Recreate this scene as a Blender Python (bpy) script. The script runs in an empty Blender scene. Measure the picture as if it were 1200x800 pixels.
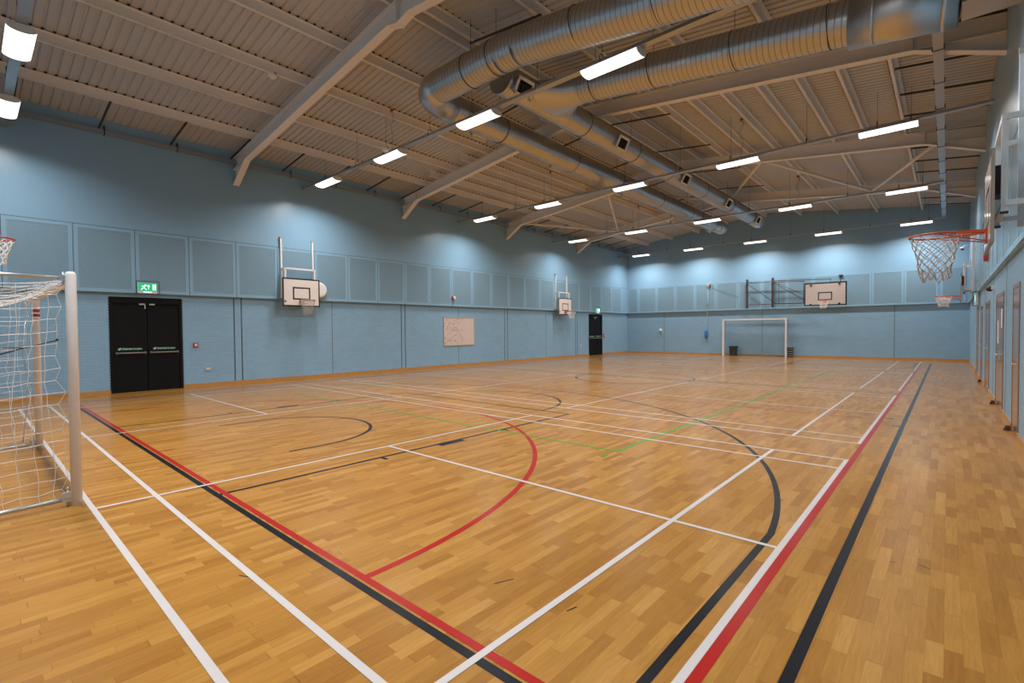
import bpy, bmesh, math, random
from mathutils import Vector, Matrix
PI = math.pi
random.seed(7)
SC = bpy.context.scene
COL = SC.collection

# ------------------------------------------------------------------ room
XL, XR = -16.01, 0.73          # left and right wall faces (lower wall)
YN, YF = -1.06, 29.54          # near and far wall faces
OVR = 0.05
OV = 0.10                      # the upper wall stands this much proud of the brickwork
ZB = 2.59                      # underside of the upper wall
XRIDGE, SLOPE = -7.64, 0.115
EAVE = 6.90

def sheet_z(x): return EAVE + SLOPE * (8.37 - abs(x - XRIDGE))
def rafter_z(x): return 6.36 + SLOPE * (8.37 - abs(x - XRIDGE))     # underside of rafters
def purlin_z(x): return 6.70 + SLOPE * (8.37 - abs(x - XRIDGE))     # underside of purlins
FRAMES = [5.51, 11.52, 17.53, 23.54]

# ------------------------------------------------------------------ materials
def srgb(r, g, b):
    f = lambda c: (c / 255 / 12.92) if c / 255 <= 0.04045 else ((c / 255 + 0.055) / 1.055) ** 2.4
    return (f(r), f(g), f(b), 1)

def mat(name, col, rough=0.5, metal=0.0, spec=0.5, emit=None, estr=0, noise=0.0, nscale=8.0, bump=0.0, bscale=60.0):
    m = bpy.data.materials.new(name); m.use_nodes = True
    nt = m.node_tree; b = nt.nodes['Principled BSDF']
    b.inputs['Base Color'].default_value = col
    b.inputs['Roughness'].default_value = rough
    b.inputs['Metallic'].default_value = metal
    b.inputs['Specular IOR Level'].default_value = spec
    if emit:
        b.inputs['Emission Color'].default_value = emit
        b.inputs['Emission Strength'].default_value = estr
    tc = nt.nodes.new('ShaderNodeTexCoord')
    if noise > 0:
        n = nt.nodes.new('ShaderNodeTexNoise'); n.inputs['Scale'].default_value = nscale; n.inputs['Detail'].default_value = 4
        nt.links.new(tc.outputs['Object'], n.inputs['Vector'])
        r = nt.nodes.new('ShaderNodeMapRange')
        r.inputs['To Min'].default_value = 1 - noise; r.inputs['To Max'].default_value = 1 + noise
        nt.links.new(n.outputs['Fac'], r.inputs['Value'])
        mx = nt.nodes.new('ShaderNodeVectorMath'); mx.operation = 'SCALE'
        mx.inputs[0].default_value = col[:3]
        nt.links.new(r.outputs['Result'], mx.inputs['Scale'])
        nt.links.new(mx.outputs['Vector'], b.inputs['Base Color'])
    if bump > 0:
        n2 = nt.nodes.new('ShaderNodeTexNoise'); n2.inputs['Scale'].default_value = bscale
        nt.links.new(tc.outputs['Object'], n2.inputs['Vector'])
        bp = nt.nodes.new('ShaderNodeBump'); bp.inputs['Strength'].default_value = bump; bp.inputs['Distance'].default_value = 0.01
        nt.links.new(n2.outputs['Fac'], bp.inputs['Height']); nt.links.new(bp.outputs['Normal'], b.inputs['Normal'])
    return m

WALL = (0.238, 0.405, 0.545, 1)

def sheen_mix(nt, b):
    """satin varnish: nearly mirror-like only at very flat angles"""
    N = nt.nodes; Lk = nt.links; out = N['Material Output']
    lw = N.new('ShaderNodeLayerWeight'); lw.inputs['Blend'].default_value = 0.5
    pw = N.new('ShaderNodeMath'); pw.operation = 'POWER'; pw.inputs[1].default_value = 13.0
    Lk.new(lw.outputs['Facing'], pw.inputs[0])
    sc = N.new('ShaderNodeMath'); sc.operation = 'MULTIPLY'; sc.inputs[1].default_value = 1.0
    Lk.new(pw.outputs[0], sc.inputs[0])
    gl = N.new('ShaderNodeBsdfGlossy'); gl.inputs['Roughness'].default_value = 0.13; gl.inputs['Color'].default_value = (0.95, 0.95, 0.95, 1)
    mx = N.new('ShaderNodeMixShader')
    Lk.new(sc.outputs[0], mx.inputs[0]); Lk.new(b.outputs[0], mx.inputs[1]); Lk.new(gl.outputs[0], mx.inputs[2])
    Lk.new(mx.outputs[0], out.inputs['Surface'])

def brick_mat(name, axis):
    """painted brickwork: colour nearly even, courses show as fine relief"""
    m = bpy.data.materials.new(name); m.use_nodes = True
    nt = m.node_tree; N = nt.nodes; Lk = nt.links; b = N['Principled BSDF']
    tc = N.new('ShaderNodeTexCoord'); sep = N.new('ShaderNodeSeparateXYZ'); com = N.new('ShaderNodeCombineXYZ')
    Lk.new(tc.outputs['Object'], sep.inputs[0])
    Lk.new(sep.outputs[axis], com.inputs[0]); Lk.new(sep.outputs['Z'], com.inputs[1])
    br = N.new('ShaderNodeTexBrick'); br.inputs['Scale'].default_value = 1.0
    br.inputs['Brick Width'].default_value = 0.225; br.inputs['Row Height'].default_value = 0.075
    br.inputs['Mortar Size'].default_value = 0.006; br.inputs['Mortar Smooth'].default_value = 0.3
    br.inputs['Color1'].default_value = (1.02, 1.02, 1.02, 1); br.inputs['Color2'].default_value = (0.95, 0.95, 0.95, 1)
    br.inputs['Mortar'].default_value = (0.86, 0.86, 0.86, 1)
    Lk.new(com.outputs[0], br.inputs['Vector'])
    no = N.new('ShaderNodeTexNoise'); no.inputs['Scale'].default_value = 1.7; no.inputs['Detail'].default_value = 5
    Lk.new(tc.outputs['Object'], no.inputs['Vector'])
    mr = N.new('ShaderNodeMapRange'); mr.inputs['To Min'].default_value = 0.90; mr.inputs['To Max'].default_value = 1.07
    Lk.new(no.outputs['Fac'], mr.inputs['Value'])
    v = N.new('ShaderNodeVectorMath'); v.operation = 'SCALE'; v.inputs[0].default_value = WALL[:3]
    Lk.new(mr.outputs['Result'], v.inputs['Scale'])
    v2 = N.new('ShaderNodeVectorMath'); v2.operation = 'MULTIPLY'
    Lk.new(v.outputs[0], v2.inputs[0]); Lk.new(br.outputs['Color'], v2.inputs[1])
    Lk.new(v2.outputs[0], b.inputs['Base Color'])
    b.inputs['Roughness'].default_value = 0.42
    bp = N.new('ShaderNodeBump'); bp.inputs['Strength'].default_value = 0.35; bp.inputs['Distance'].default_value = 0.006; bp.invert = True
    Lk.new(br.outputs['Fac'], bp.inputs['Height']); Lk.new(bp.outputs['Normal'], b.inputs['Normal'])
    return m

def floor_mat():
    """oak strip parquet, strips running down the hall"""
    m = bpy.data.materials.new('oak_strip_floor'); m.use_nodes = True
    nt = m.node_tree; N = nt.nodes; Lk = nt.links; b = N['Principled BSDF']
    def math_(op, a, bb=None):
        n = N.new('ShaderNodeMath'); n.operation = op
        for i, q in enumerate((a, bb)):
            if q is None: continue
            if isinstance(q, (int, float)): n.inputs[i].default_value = q
            else: Lk.new(q, n.inputs[i])
        return n.outputs[0]
    tc = N.new('ShaderNodeTexCoord'); sep = N.new('ShaderNodeSeparateXYZ'); Lk.new(tc.outputs['Object'], sep.inputs[0])
    W, LEN = 0.068, 0.40
    xs = math_('DIVIDE', sep.outputs['X'], W)
    row = math_('FLOOR', xs)
    wn = N.new('ShaderNodeTexWhiteNoise'); wn.noise_dimensions = '1D'; Lk.new(row, wn.inputs['W'])
    ys = math_('ADD', math_('DIVIDE', sep.outputs['Y'], LEN), math_('MULTIPLY', wn.outputs['Value'], 17.3))
    # strips of uneven length: bend the length coordinate a little
    bend = math_('MULTIPLY', math_('SINE', math_('ADD', math_('MULTIPLY', ys, 1.9), math_('MULTIPLY', wn.outputs['Value'], 40))), 0.32)
    ys2 = math_('ADD', ys, bend)
    col = math_('FLOOR', ys2)
    com = N.new('ShaderNodeCombineXYZ'); Lk.new(row, com.inputs[0]); Lk.new(col, com.inputs[1])
    w2 = N.new('ShaderNodeTexWhiteNoise'); w2.noise_dimensions = '2D'; Lk.new(com.outputs[0], w2.inputs['Vector'])
    ramp = N.new('ShaderNodeValToRGB'); e = ramp.color_ramp.elements
    e[0].position = 0.0; e[0].color = (0.343, 0.146, 0.029, 1)
    e[1].position = 1.0; e[1].color = (0.499, 0.252, 0.064, 1)
    for p, c in ((0.12, (0.360, 0.162, 0.034, 1)), (0.45, (0.412, 0.192, 0.041, 1)), (0.85, (0.447, 0.216, 0.048, 1))):
        q = e.new(p); q.color = c
    Lk.new(w2.outputs['Value'], ramp.inputs['Fac'])
    # grain, drawn out along the strip
    com2 = N.new('ShaderNodeCombineXYZ')
    Lk.new(math_('MULTIPLY', sep.outputs['X'], 60), com2.inputs[0])
    Lk.new(math_('ADD', math_('MULTIPLY', sep.outputs['Y'], 5), math_('MULTIPLY', w2.outputs['Value'], 50)), com2.inputs[1])
    gn = N.new('ShaderNodeTexNoise'); gn.inputs['Scale'].default_value = 1.0; gn.inputs['Detail'].default_value = 5; gn.inputs['Distortion'].default_value = 0.8
    Lk.new(com2.outputs[0], gn.inputs['Vector'])
    mr = N.new('ShaderNodeMapRange'); mr.inputs['From Min'].default_value = 0.3; mr.inputs['From Max'].default_value = 0.7
    mr.inputs['To Min'].default_value = 0.88; mr.inputs['To Max'].default_value = 1.08
    Lk.new(gn.outputs['Fac'], mr.inputs['Value'])
    # joints
    fx = math_('FRACT', xs); fy = math_('FRACT', ys2)
    jx = math_('LESS_THAN', math_('MINIMUM', fx, math_('SUBTRACT', 1.0, fx)), 0.010)
    jy = math_('LESS_THAN', math_('MINIMUM', fy, math_('SUBTRACT', 1.0, fy)), 0.0035)
    j = math_('SUBTRACT', 1.0, math_('MULTIPLY', math_('MAXIMUM', jx, jy), 0.28))
    # old scuffing and wear in wide patches
    wn3 = N.new('ShaderNodeTexNoise'); wn3.inputs['Scale'].default_value = 0.6; wn3.inputs['Detail'].default_value = 4
    Lk.new(tc.outputs['Object'], wn3.inputs['Vector'])
    mr3 = N.new('ShaderNodeMapRange'); mr3.inputs['To Min'].default_value = 0.92; mr3.inputs['To Max'].default_value = 1.06
    Lk.new(wn3.outputs['Fac'], mr3.inputs['Value'])
    k = math_('MULTIPLY', math_('MULTIPLY', mr.outputs['Result'], j), mr3.outputs['Result'])
    v = N.new('ShaderNodeVectorMath'); v.operation = 'SCALE'
    Lk.new(ramp.outputs['Color'], v.inputs[0]); Lk.new(k, v.inputs['Scale'])
    Lk.new(v.outputs[0], b.inputs['Base Color'])
    rr = N.new('ShaderNodeMapRange'); rr.inputs['To Min'].default_value = FLOOR_R - 0.05; rr.inputs['To Max'].default_value = FLOOR_R + 0.05
    Lk.new(wn3.outputs['Fac'], rr.inputs['Value']); Lk.new(rr.outputs['Result'], b.inputs['Roughness'])
    b.inputs['Specular IOR Level'].default_value = 0.03
    sheen_mix(nt, b)
    return m
FLOOR_R = 0.30

M = {}
M['floor'] = floor_mat()
M['line_white'] = mat('line_white', (0.60, 0.545, 0.52, 1), 0.3, spec=0.05, noise=0.05, nscale=3)
M['line_black'] = mat('line_black', (0.012, 0.012, 0.015, 1), 0.3, spec=0.05, noise=0.2, nscale=3)
M['line_red'] = mat('line_red', (0.40, 0.016, 0.012, 1), 0.3, spec=0.05, noise=0.08, nscale=3)
M['line_green'] = mat('line_green', (0.07, 0.34, 0.035, 1), 0.3, spec=0.05, noise=0.06)
for q in ('line_white', 'line_black', 'line_red', 'line_green'): sheen_mix(M[q].node_tree, M[q].node_tree.nodes['Principled BSDF'])
M['line_dot'] = mat('line_dot_red', (0.5, 0.06, 0.1, 1), 0.3)
M['brick_y'] = brick_mat('painted_brick_y', 'Y')
M['brick_x'] = brick_mat('painted_brick_x', 'X')
M['wall'] = mat('painted_plaster', WALL, 0.30, noise=0.03, nscale=1.2, bump=0.03)
M['panel_frame'] = mat('panel_frame_paint', (0.258, 0.425, 0.555, 1), 0.24)
M['joint'] = mat('joint_sealant', (0.035, 0.045, 0.05, 1), 0.8)
M['joint_brown'] = mat('joint_brown', (0.11, 0.12, 0.12, 1), 0.8)
M['wood_trim'] = mat('oak_skirting', (0.47, 0.22, 0.055, 1), 0.35, noise=0.15, nscale=6)
M['sheet'] = mat('white_roof_sheet', (0.45, 0.45, 0.455, 1), 0.45, noise=0.03, nscale=0.7)
M['steel'] = mat('offwhite_steel', (0.74, 0.715, 0.68, 1), 0.42, noise=0.03, nscale=2)
M['filler'] = mat('foam_filler', (0.015, 0.015, 0.015, 1), 0.9)
M['darksteel'] = mat('dark_rod', (0.03, 0.03, 0.03, 1), 0.6)
M['galv'] = mat('galvanised_steel', (0.55, 0.58, 0.60, 1), 0.32, metal=0.9, noise=0.12, nscale=5)
M['trunk'] = mat('trunking_steel', (0.42, 0.44, 0.46, 1), 0.35, metal=0.75, noise=0.06, nscale=3)
M['duct'] = mat('spiral_duct_steel', (0.50, 0.515, 0.53, 1), 0.36, metal=1.0, noise=0.10, nscale=4)
M['seam'] = mat('duct_seam', (0.30, 0.30, 0.30, 1), 0.45, metal=0.9)
M['duct_smooth'] = mat('smooth_duct_steel', (0.52, 0.53, 0.54, 1), 0.40, metal=1.0, noise=0.06, nscale=2)
M['black'] = mat('black_void', (0.006, 0.006, 0.006, 1), 0.8)
M['grille'] = mat('grille_frame', (0.78, 0.75, 0.70, 1), 0.5)
M['lampbody'] = mat('lamp_body', (0.62, 0.62, 0.60, 1), 0.4)
M['diffuser'] = mat('lit_diffuser', (0.9, 0.9, 0.9, 1), 0.4, emit=(1, 0.985, 0.97, 1), estr=2.2)
M['doorblack'] = mat('black_door_paint', (0.0028, 0.003, 0.0036, 1), 0.5, spec=0.2)
M['doorblack2'] = mat('black_door_frame', (0.0032, 0.0032, 0.0036, 1), 0.5, spec=0.2)
M['chrome'] = mat('brushed_metal', (0.55, 0.53, 0.50, 1), 0.4, metal=0.6)
M['barmetal'] = mat('dull_bar_metal', (0.20, 0.185, 0.17, 1), 0.5, metal=0.3)
M['greensign'] = mat('green_sticker', (0.012, 0.16, 0.06, 1), 0.5)
M['white'] = mat('white_paint', (0.78, 0.76, 0.73, 1), 0.4)
M['whitegoal'] = mat('white_goal_tube', (0.80, 0.75, 0.72, 1), 0.4, noise=0.05, nscale=20)
M['netwhite'] = mat('white_cord', (0.78, 0.74, 0.70, 1), 0.8)
M['netdirty'] = mat('worn_cord', (0.52, 0.42, 0.35, 1), 0.85, noise=0.25, nscale=25)
M['netgrey'] = mat('fine_grey_cord', (0.25, 0.30, 0.33, 1), 0.85)
M['rim'] = mat('orange_rim', (0.52, 0.085, 0.02, 1), 0.4)
M['rimred'] = mat('red_rim', (0.38, 0.02, 0.02, 1), 0.4)
M['board'] = mat('backboard_face', (0.74, 0.66, 0.60, 1), 0.12, noise=0.03)
M['boardedge'] = mat('backboard_edge', (0.42, 0.34, 0.26, 1), 0.5)
M['boardline'] = mat('backboard_line', (0.014, 0.014, 0.016, 1), 0.3)
M['frame_white'] = mat('white_frame_tube', (0.76, 0.75, 0.74, 1), 0.35)
M['frame_brown'] = mat('brown_frame_tube', (0.055, 0.040, 0.036, 1), 0.45)
M['maroon'] = mat('maroon_block', (0.035, 0.006, 0.008, 1), 0.6)
M['redbox'] = mat('red_plastic', (0.38, 0.025, 0.03, 1), 0.4)
M['signgreen'] = mat('lit_sign_green', (0.0, 0.3, 0.12, 1), 0.5, emit=(0.0, 0.42, 0.16, 1), estr=1.0)
M['signteal'] = mat('lit_sign_teal', (0.0, 0.3, 0.25, 1), 0.5, emit=(0.0, 0.48, 0.36, 1), estr=1.0)
M['signwhite'] = mat('lit_sign_white', (0.8, 0.8, 0.8, 1), 0.5, emit=(0.85, 1.0, 0.92, 1), estr=1.3)
M['signblue'] = mat('lit_sign_base', (0.6, 0.65, 0.9, 1), 0.5, emit=(0.6, 0.65, 1.0, 1), estr=1.0)
M['cage'] = mat('sign_cage', (0.05, 0.055, 0.055, 1), 0.5)
M['doorwood'] = mat('door_laminate', (0.30, 0.165, 0.095, 1), 0.12, noise=0.08, nscale=3)
M['doorframe'] = mat('door_frame_wood', (0.26, 0.135, 0.075, 1), 0.2, noise=0.08, nscale=3)
M['glassdark'] = mat('door_glass', (0.05, 0.055, 0.06, 1), 0.08)
M['paper'] = mat('paper_notice', (0.72, 0.66, 0.60, 1), 0.7)
M['binblack'] = mat('dark_plastic', (0.020, 0.018, 0.018, 1), 0.5)
M['blueplastic'] = mat('blue_plastic', (0.02, 0.17, 0.46, 1), 0.4)
M['rope'] = mat('pale_rope', (0.5, 0.6, 0.65, 1), 0.8)
M['brass'] = mat('socket_plate', (0.09, 0.075, 0.07, 1), 0.35, metal=0.3)
M['stopbrown'] = mat('brown_rubber', (0.05, 0.03, 0.02, 1), 0.7)
M['redcord'] = mat('red_clip', (0.4, 0.06, 0.03, 1), 0.6)
M['bluetoggle'] = mat('green_sticker_small', (0.01, 0.22, 0.05, 1), 0.5)

def infill_mat():
    m = bpy.data.materials.new('perforated_infill'); m.use_nodes = True
    nt = m.node_tree; N = nt.nodes; Lk = nt.links; b = N['Principled BSDF']
    tc = N.new('ShaderNodeTexCoord')
    vo = N.new('ShaderNodeTexVoronoi'); vo.inputs['Scale'].default_value = 90
    Lk.new(tc.outputs['Object'], vo.inputs['Vector'])
    r = N.new('ShaderNodeMapRange'); r.inputs['From Max'].default_value = 0.6
    r.inputs['To Min'].default_value = 0.80; r.inputs['To Max'].default_value = 1.08
    Lk.new(vo.outputs['Distance'], r.inputs['Value'])
    v = N.new('ShaderNodeVectorMath'); v.operation = 'SCALE'; v.inputs[0].default_value = (0.190, 0.305, 0.385)
    Lk.new(r.outputs['Result'], v.inputs['Scale']); Lk.new(v.outputs[0], b.inputs['Base Color'])
    b.inputs['Roughness'].default_value = 0.3
    return m
M['infill'] = infill_mat()

def whiteboard_mat():
    m = bpy.data.materials.new('smudged_whiteboard'); m.use_nodes = True
    nt = m.node_tree; N = nt.nodes; Lk = nt.links; b = N['Principled BSDF']
    tc = N.new('ShaderNodeTexCoord')
    n = N.new('ShaderNodeTexNoise'); n.inputs['Scale'].default_value = 9; n.inputs['Detail'].default_value = 8; n.inputs['Roughness'].default_value = 0.75
    Lk.new(tc.outputs['Object'], n.inputs['Vector'])
    sep = N.new('ShaderNodeSeparateXYZ'); Lk.new(tc.outputs['Object'], sep.inputs[0])
    # smears fill the left two thirds of the writing area
    mk = N.new('ShaderNodeMapRange'); mk.inputs['From Min'].default_value = 0.45; mk.inputs['From Max'].default_value = -0.05
    Lk.new(sep.outputs['Y'], mk.inputs['Value'])
    mu = N.new('ShaderNodeMath'); mu.operation = 'MULTIPLY'
    rr = N.new('ShaderNodeMapRange'); rr.inputs['From Min'].default_value = 0.5; rr.inputs['From Max'].default_value = 0.62
    Lk.new(n.outputs['Fac'], rr.inputs['Value']); Lk.new(rr.outputs['Result'], mu.inputs[0]); Lk.new(mk.outputs['Result'], mu.inputs[1])
    mx = N.new('ShaderNodeMix'); mx.data_type = 'RGBA'
    mx.inputs['A'].default_value = (0.66, 0.53, 0.46, 1); mx.inputs['B'].default_value = (0.36, 0.29, 0.24, 1)
    Lk.new(mu.outputs[0], mx.inputs['Factor']); Lk.new(mx.outputs['Result'], b.inputs['Base Color'])
    b.inputs['Roughness'].default_value = 0.3
    return m
M['whiteboard'] = whiteboard_mat()

# ------------------------------------------------------------------ mesh helpers
ORIG = {}
class MB:
    def __init__(s): s.v = []; s.f = []; s.mi = []; s.sm = []
    def _add(s, vs, fs, m=0, smooth=False):
        o = len(s.v); s.v += [tuple(x) for x in vs]
        for q in fs: s.f.append([o + i for i in q]); s.mi.append(m); s.sm.append(smooth)
    def box(s, x0, x1, y0, y1, z0, z1, m=0):
        x0, x1 = sorted((x0, x1)); y0, y1 = sorted((y0, y1)); z0, z1 = sorted((z0, z1))
        s._add([(x0,y0,z0),(x1,y0,z0),(x1,y1,z0),(x0,y1,z0),(x0,y0,z1),(x1,y0,z1),(x1,y1,z1),(x0,y1,z1)],
               [(3,2,1,0),(4,5,6,7),(0,1,5,4),(1,2,6,5),(2,3,7,6),(3,0,4,7)], m); return s
    def quad(s, a, b, c, d, m=0): s._add([a,b,c,d], [(0,1,2,3)], m); return s
    def beam(s, p0, p1, w, h, up=(0,0,1), m=0):
        p0, p1 = Vector(p0), Vector(p1); d = (p1 - p0).normalized(); up = Vector(up)
        r = d.cross(up).normalized() * w / 2; u = r.normalized().cross(d).normalized() * h / 2
        vs = [p + a * r + b * u for p in (p0, p1) for a, b in ((-1,-1),(1,-1),(1,1),(-1,1))]
        s._add(vs, [(0,1,2,3)[::-1],(4,5,6,7),(0,1,5,4),(1,2,6,5),(2,3,7,6),(3,0,4,7)], m); return s
    def tube(s, pts, r, n=8, m=0, cap=True, smooth=True, closed=False):
        pts = [Vector(p) for p in pts]; k = len(pts); o = len(s.v)
        rr = r if isinstance(r, (list, tuple)) else [r] * k
        prev = None
        for i, p in enumerate(pts):
            if closed: t = pts[(i+1) % k] - pts[i-1]
            else: t = pts[min(i+1, k-1)] - pts[max(i-1, 0)]
            t.normalize()
            if prev is None:
                a = Vector((0,0,1)) if abs(t.z) < 0.9 else Vector((1,0,0))
                u = t.cross(a).normalized()
            else:
                u = prev - t * prev.dot(t)
                if u.length < 1e-6: u = t.orthogonal()
                u.normalize()
            prev = u; w = t.cross(u)
            for j in range(n):
                a = 2 * PI * j / n
                s.v.append(tuple(p + (u * math.cos(a) + w * math.sin(a)) * rr[i]))
        for i in range(k if closed else k - 1):
            for j in range(n):
                a = o + i * n + j; b = o + i * n + (j + 1) % n
                i2 = (i + 1) % k; c = o + i2 * n + (j + 1) % n; d = o + i2 * n + j
                s.f.append([a, b, c, d]); s.mi.append(m); s.sm.append(smooth)
        if cap and not closed:
            s.f.append([o + j for j in range(n)][::-1]); s.mi.append(m); s.sm.append(False)
            s.f.append([o + (k-1) * n + j for j in range(n)]); s.mi.append(m); s.sm.append(False)
        return s
    def prism(s, poly, axis, a0, a1, m=0):
        """poly of 2-D points (the other two axes in order) pushed along axis from a0 to a1"""
        def mk(q, t):
            return {'x': (t, q[0], q[1]), 'y': (q[0], t, q[1]), 'z': (q[0], q[1], t)}[axis]
        n = len(poly); vs = [mk(q, a0) for q in poly] + [mk(q, a1) for q in poly]
        fs = [tuple(range(n))[::-1], tuple(range(n, 2*n))] + [(i, (i+1) % n, n + (i+1) % n, n + i) for i in range(n)]
        s._add(vs, fs, m); return s
    def disc(s, c, r, axis='z', n=24, h=0.01, m=0):
        c = Vector(c); d = {'x': Vector((1,0,0)), 'y': Vector((0,1,0)), 'z': Vector((0,0,1))}[axis]
        return s.tube([c - d * h / 2, c + d * h / 2], r, n, m, smooth=False)
    def ball(s, c, r, m=0, n=10, sx=1, sy=1, sz=1):
        o = len(s.v); c = Vector(c); rings = n // 2
        for i in range(rings + 1):
            t = PI * i / rings
            for j in range(n):
                a = 2 * PI * j / n
                s.v.append((c.x + sx*r*math.sin(t)*math.cos(a), c.y + sy*r*math.sin(t)*math.sin(a), c.z + sz*r*math.cos(t)))
        for i in range(rings):
            for j in range(n):
                s.f.append([o+i*n+j, o+(i+1)*n+j, o+(i+1)*n+(j+1)%n, o+i*n+(j+1)%n]); s.mi.append(m); s.sm.append(True)
        return s
    def build(s, name, mats, parent=None, fix=True):
        if not isinstance(mats, (list, tuple)): mats = [mats]
        org = ORIG.get(parent.name, Vector((0,0,0))) if parent else Vector((0,0,0))
        me = bpy.data.meshes.new(name)
        me.from_pydata([(v[0]-org.x, v[1]-org.y, v[2]-org.z) for v in s.v], [], s.f)
        for q in mats: me.materials.append(q if not isinstance(q, str) else M[q])
        me.polygons.foreach_set('material_index', s.mi); me.polygons.foreach_set('use_smooth', s.sm)
        if fix:
            b = bmesh.new(); b.from_mesh(me); bmesh.ops.recalc_face_normals(b, faces=b.faces); b.to_mesh(me); b.free()
        me.update()
        o = bpy.data.objects.new(name, me); COL.objects.link(o)
        if parent: o.parent = parent
        ORIG[o.name] = org
        return o

def thing(name, label, cat, loc=(0,0,0), group=None, rz=0):
    o = bpy.data.objects.new(name, None); COL.objects.link(o)
    o.empty_display_size = 0.2
    o.location = loc; o.rotation_euler = (0, 0, rz); o['label'] = label; o['category'] = cat
    if group: o['group'] = group
    ORIG[o.name] = Vector(loc) if rz == 0 else Vector((0,0,0))
    return o
def tag(o, label, cat, group=None):
    o['label'] = label; o['category'] = cat
    if group: o['group'] = group
    return o
def struct(o, label=None, cat=None):
    o['kind'] = 'structure'
    if label: o['label'] = label
    if cat: o['category'] = cat
    return o
def dup(root, loc, label=None, rz=None):
    r = root.copy(); COL.objects.link(r); r.location = loc
    if rz is not None: r.rotation_euler = (0, 0, rz)
    if label: r['label'] = label
    for ch in list(root.children):
        c = ch.copy(); COL.objects.link(c); c.parent = r
        for g in list(ch.children):
            d = g.copy(); COL.objects.link(d); d.parent = c
    return r
ORD = ['first','second','third','fourth','fifth','sixth','seventh','eighth','ninth','tenth','eleventh','twelfth','thirteenth',
       'fourteenth','fifteenth','sixteenth','seventeenth','eighteenth','nineteenth','twentieth','twenty-first','twenty-second',
       'twenty-third','twenty-fourth','twenty-fifth','twenty-sixth','twenty-seventh']

# ------------------------------------------------------------------ floor and its painted markings
fm = ['floor', 'line_white', 'line_black', 'line_red', 'line_green', 'line_dot']
F = MB()
F.box(XL - 0.3, XR + 0.3, YN - 0.3, YF + 0.3, -0.1, 0.0, 0)
ZL = {1: 0.0024, 2: 0.0006, 3: 0.0012, 4: 0.0018, 5: 0.0018}
NSEG = [0]
def lift(m):
    NSEG[0] += 1
    return ZL[m] + NSEG[0] * 0.000004
def seg(x0, y0, x1, y1, w, m):
    d = Vector((x1-x0, y1-y0, 0)).normalized(); n = Vector((-d.y, d.x, 0)) * w / 2; z = lift(m)
    a, b = Vector((x0,y0,z)), Vector((x1,y1,z))
    F.quad(a - n, b - n, b + n, a + n, m)
def arc(cx, cy, r, a0, a1, w, m, n=64):
    z = lift(m)
    for i in range(n):
        p, q = a0 + (a1-a0)*i/n, a0 + (a1-a0)*(i+1)/n
        f = lambda t, rr: (cx + rr*math.cos(t), cy + rr*math.sin(t), z)
        F.quad(f(p, r-w/2), f(p, r+w/2), f(q, r+w/2), f(q, r-w/2), m)
CX = -7.587
XC, XB, XA = -0.867, -1.647, -5.607
for k in range(4):                                   # four badminton courts side by side
    y0 = 0.723 + k * 7.16; y1 = y0 + 6.10
    xr, xl = XC, 2 * CX - XC
    for y in (y0, y0 + 0.46, y1 - 0.46, y1): seg(xl - 0.02, y, xr + 0.02, y, 0.042, 1)
    for s in (1, -1):
        for dx in (XC - CX, XB - CX, XA - CX):
            x = CX + s * dx; seg(x, y0, x, y1, 0.042, 1)
        seg(CX + s*(XA-CX), (y0+y1)/2, CX + s*(XC-CX), (y0+y1)/2, 0.04, 1)
BX, BY0, BY1 = -7.68, 1.57, 27.06                     # basketball court
for x in (-0.513, 2*BX + 0.513): seg(x, BY0, x, BY1, 0.055, 2)
for e, sg in ((BY0, 1), (BY1, -1)):
    seg(-0.513, e, 2*BX + 0.513, e, 0.052, 2)
    Y = lambda t: e + sg * t
    for s in (1, -1):
        xk = BX + s * 2.505
        seg(xk, Y(0), xk, Y(5.80), 0.05, 2)
        for t in (1.80, 3.99, 4.83): seg(xk, Y(t), xk + s*0.13, Y(t), 0.05, 2)
        seg(xk + s*0.06, Y(2.67), xk + s*0.06, Y(3.11), 0.12, 2)
        seg(BX + s*6.70, Y(0), BX + s*6.70, Y(2.45), 0.05, 2)
        seg(BX + s*1.33, Y(1.20), BX + s*1.33, Y(1.68), 0.05, 2)
    seg(BX - 2.53, Y(5.78), BX + 2.53, Y(5.78), 0.05, 2)
    arc(BX, Y(5.80), 1.86, 0, sg*PI, 0.05, 2)
    arc(BX, Y(1.66), 1.33, 0, sg*PI, 0.05, 2)
    a = math.acos(6.70/6.745); arc(BX, Y(1.66), 6.745, sg*a, sg*(PI-a), 0.05, 2, 96)
arc(-7.5, 14.25, 1.83, 0, 2*PI, 0.05, 2, 96)
seg(-0.513, 14.32, 2*BX + 0.513, 14.32, 0.04, 2)
RY0, RY1 = 1.636, 26.99                               # red goal-area markings
for x in (-0.818, 2*BX + 0.80): seg(x, RY0, x, RY1, 0.056, 3)
for e, sg in ((RY0, 1), (RY1, -1)):
    seg(-0.818, e, 2*BX + 0.80, e, 0.048, 3)
    arc(-7.53, e, 4.81, 0, sg*PI, 0.055, 3, 96)
    seg(BX, e, BX, e + sg*0.19, 0.04, 3)
seg(-0.84, 10.2, 2*BX + 0.80, 10.2, 0.035, 3)
GX0, GX1, GY0, GY1 = -12.22, -3.115, 5.475, 23.47     # green volleyball court
seg(GX0, GY0, GX1, GY0, 0.04, 4); seg(GX0, GY1, GX1, GY1, 0.04, 4); seg(GX0, 14.47, GX1, 14.47, 0.04, 4)
for x in (GX0, GX1): seg(x, GY0 - 0.02, x, GY1 + 0.02, 0.045, 4); seg(x, GY0 - 0.37, x, GY0 - 0.23, 0.05, 4)
for x, y in ((-8.03, 14.3), (-7.22, 14.5)):
    F.quad((x-.07,y-.07,ZL[5]), (x+.07,y-.07,ZL[5]), (x+.07,y+.07,ZL[5]), (x-.07,y+.07,ZL[5]), 5)
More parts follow.
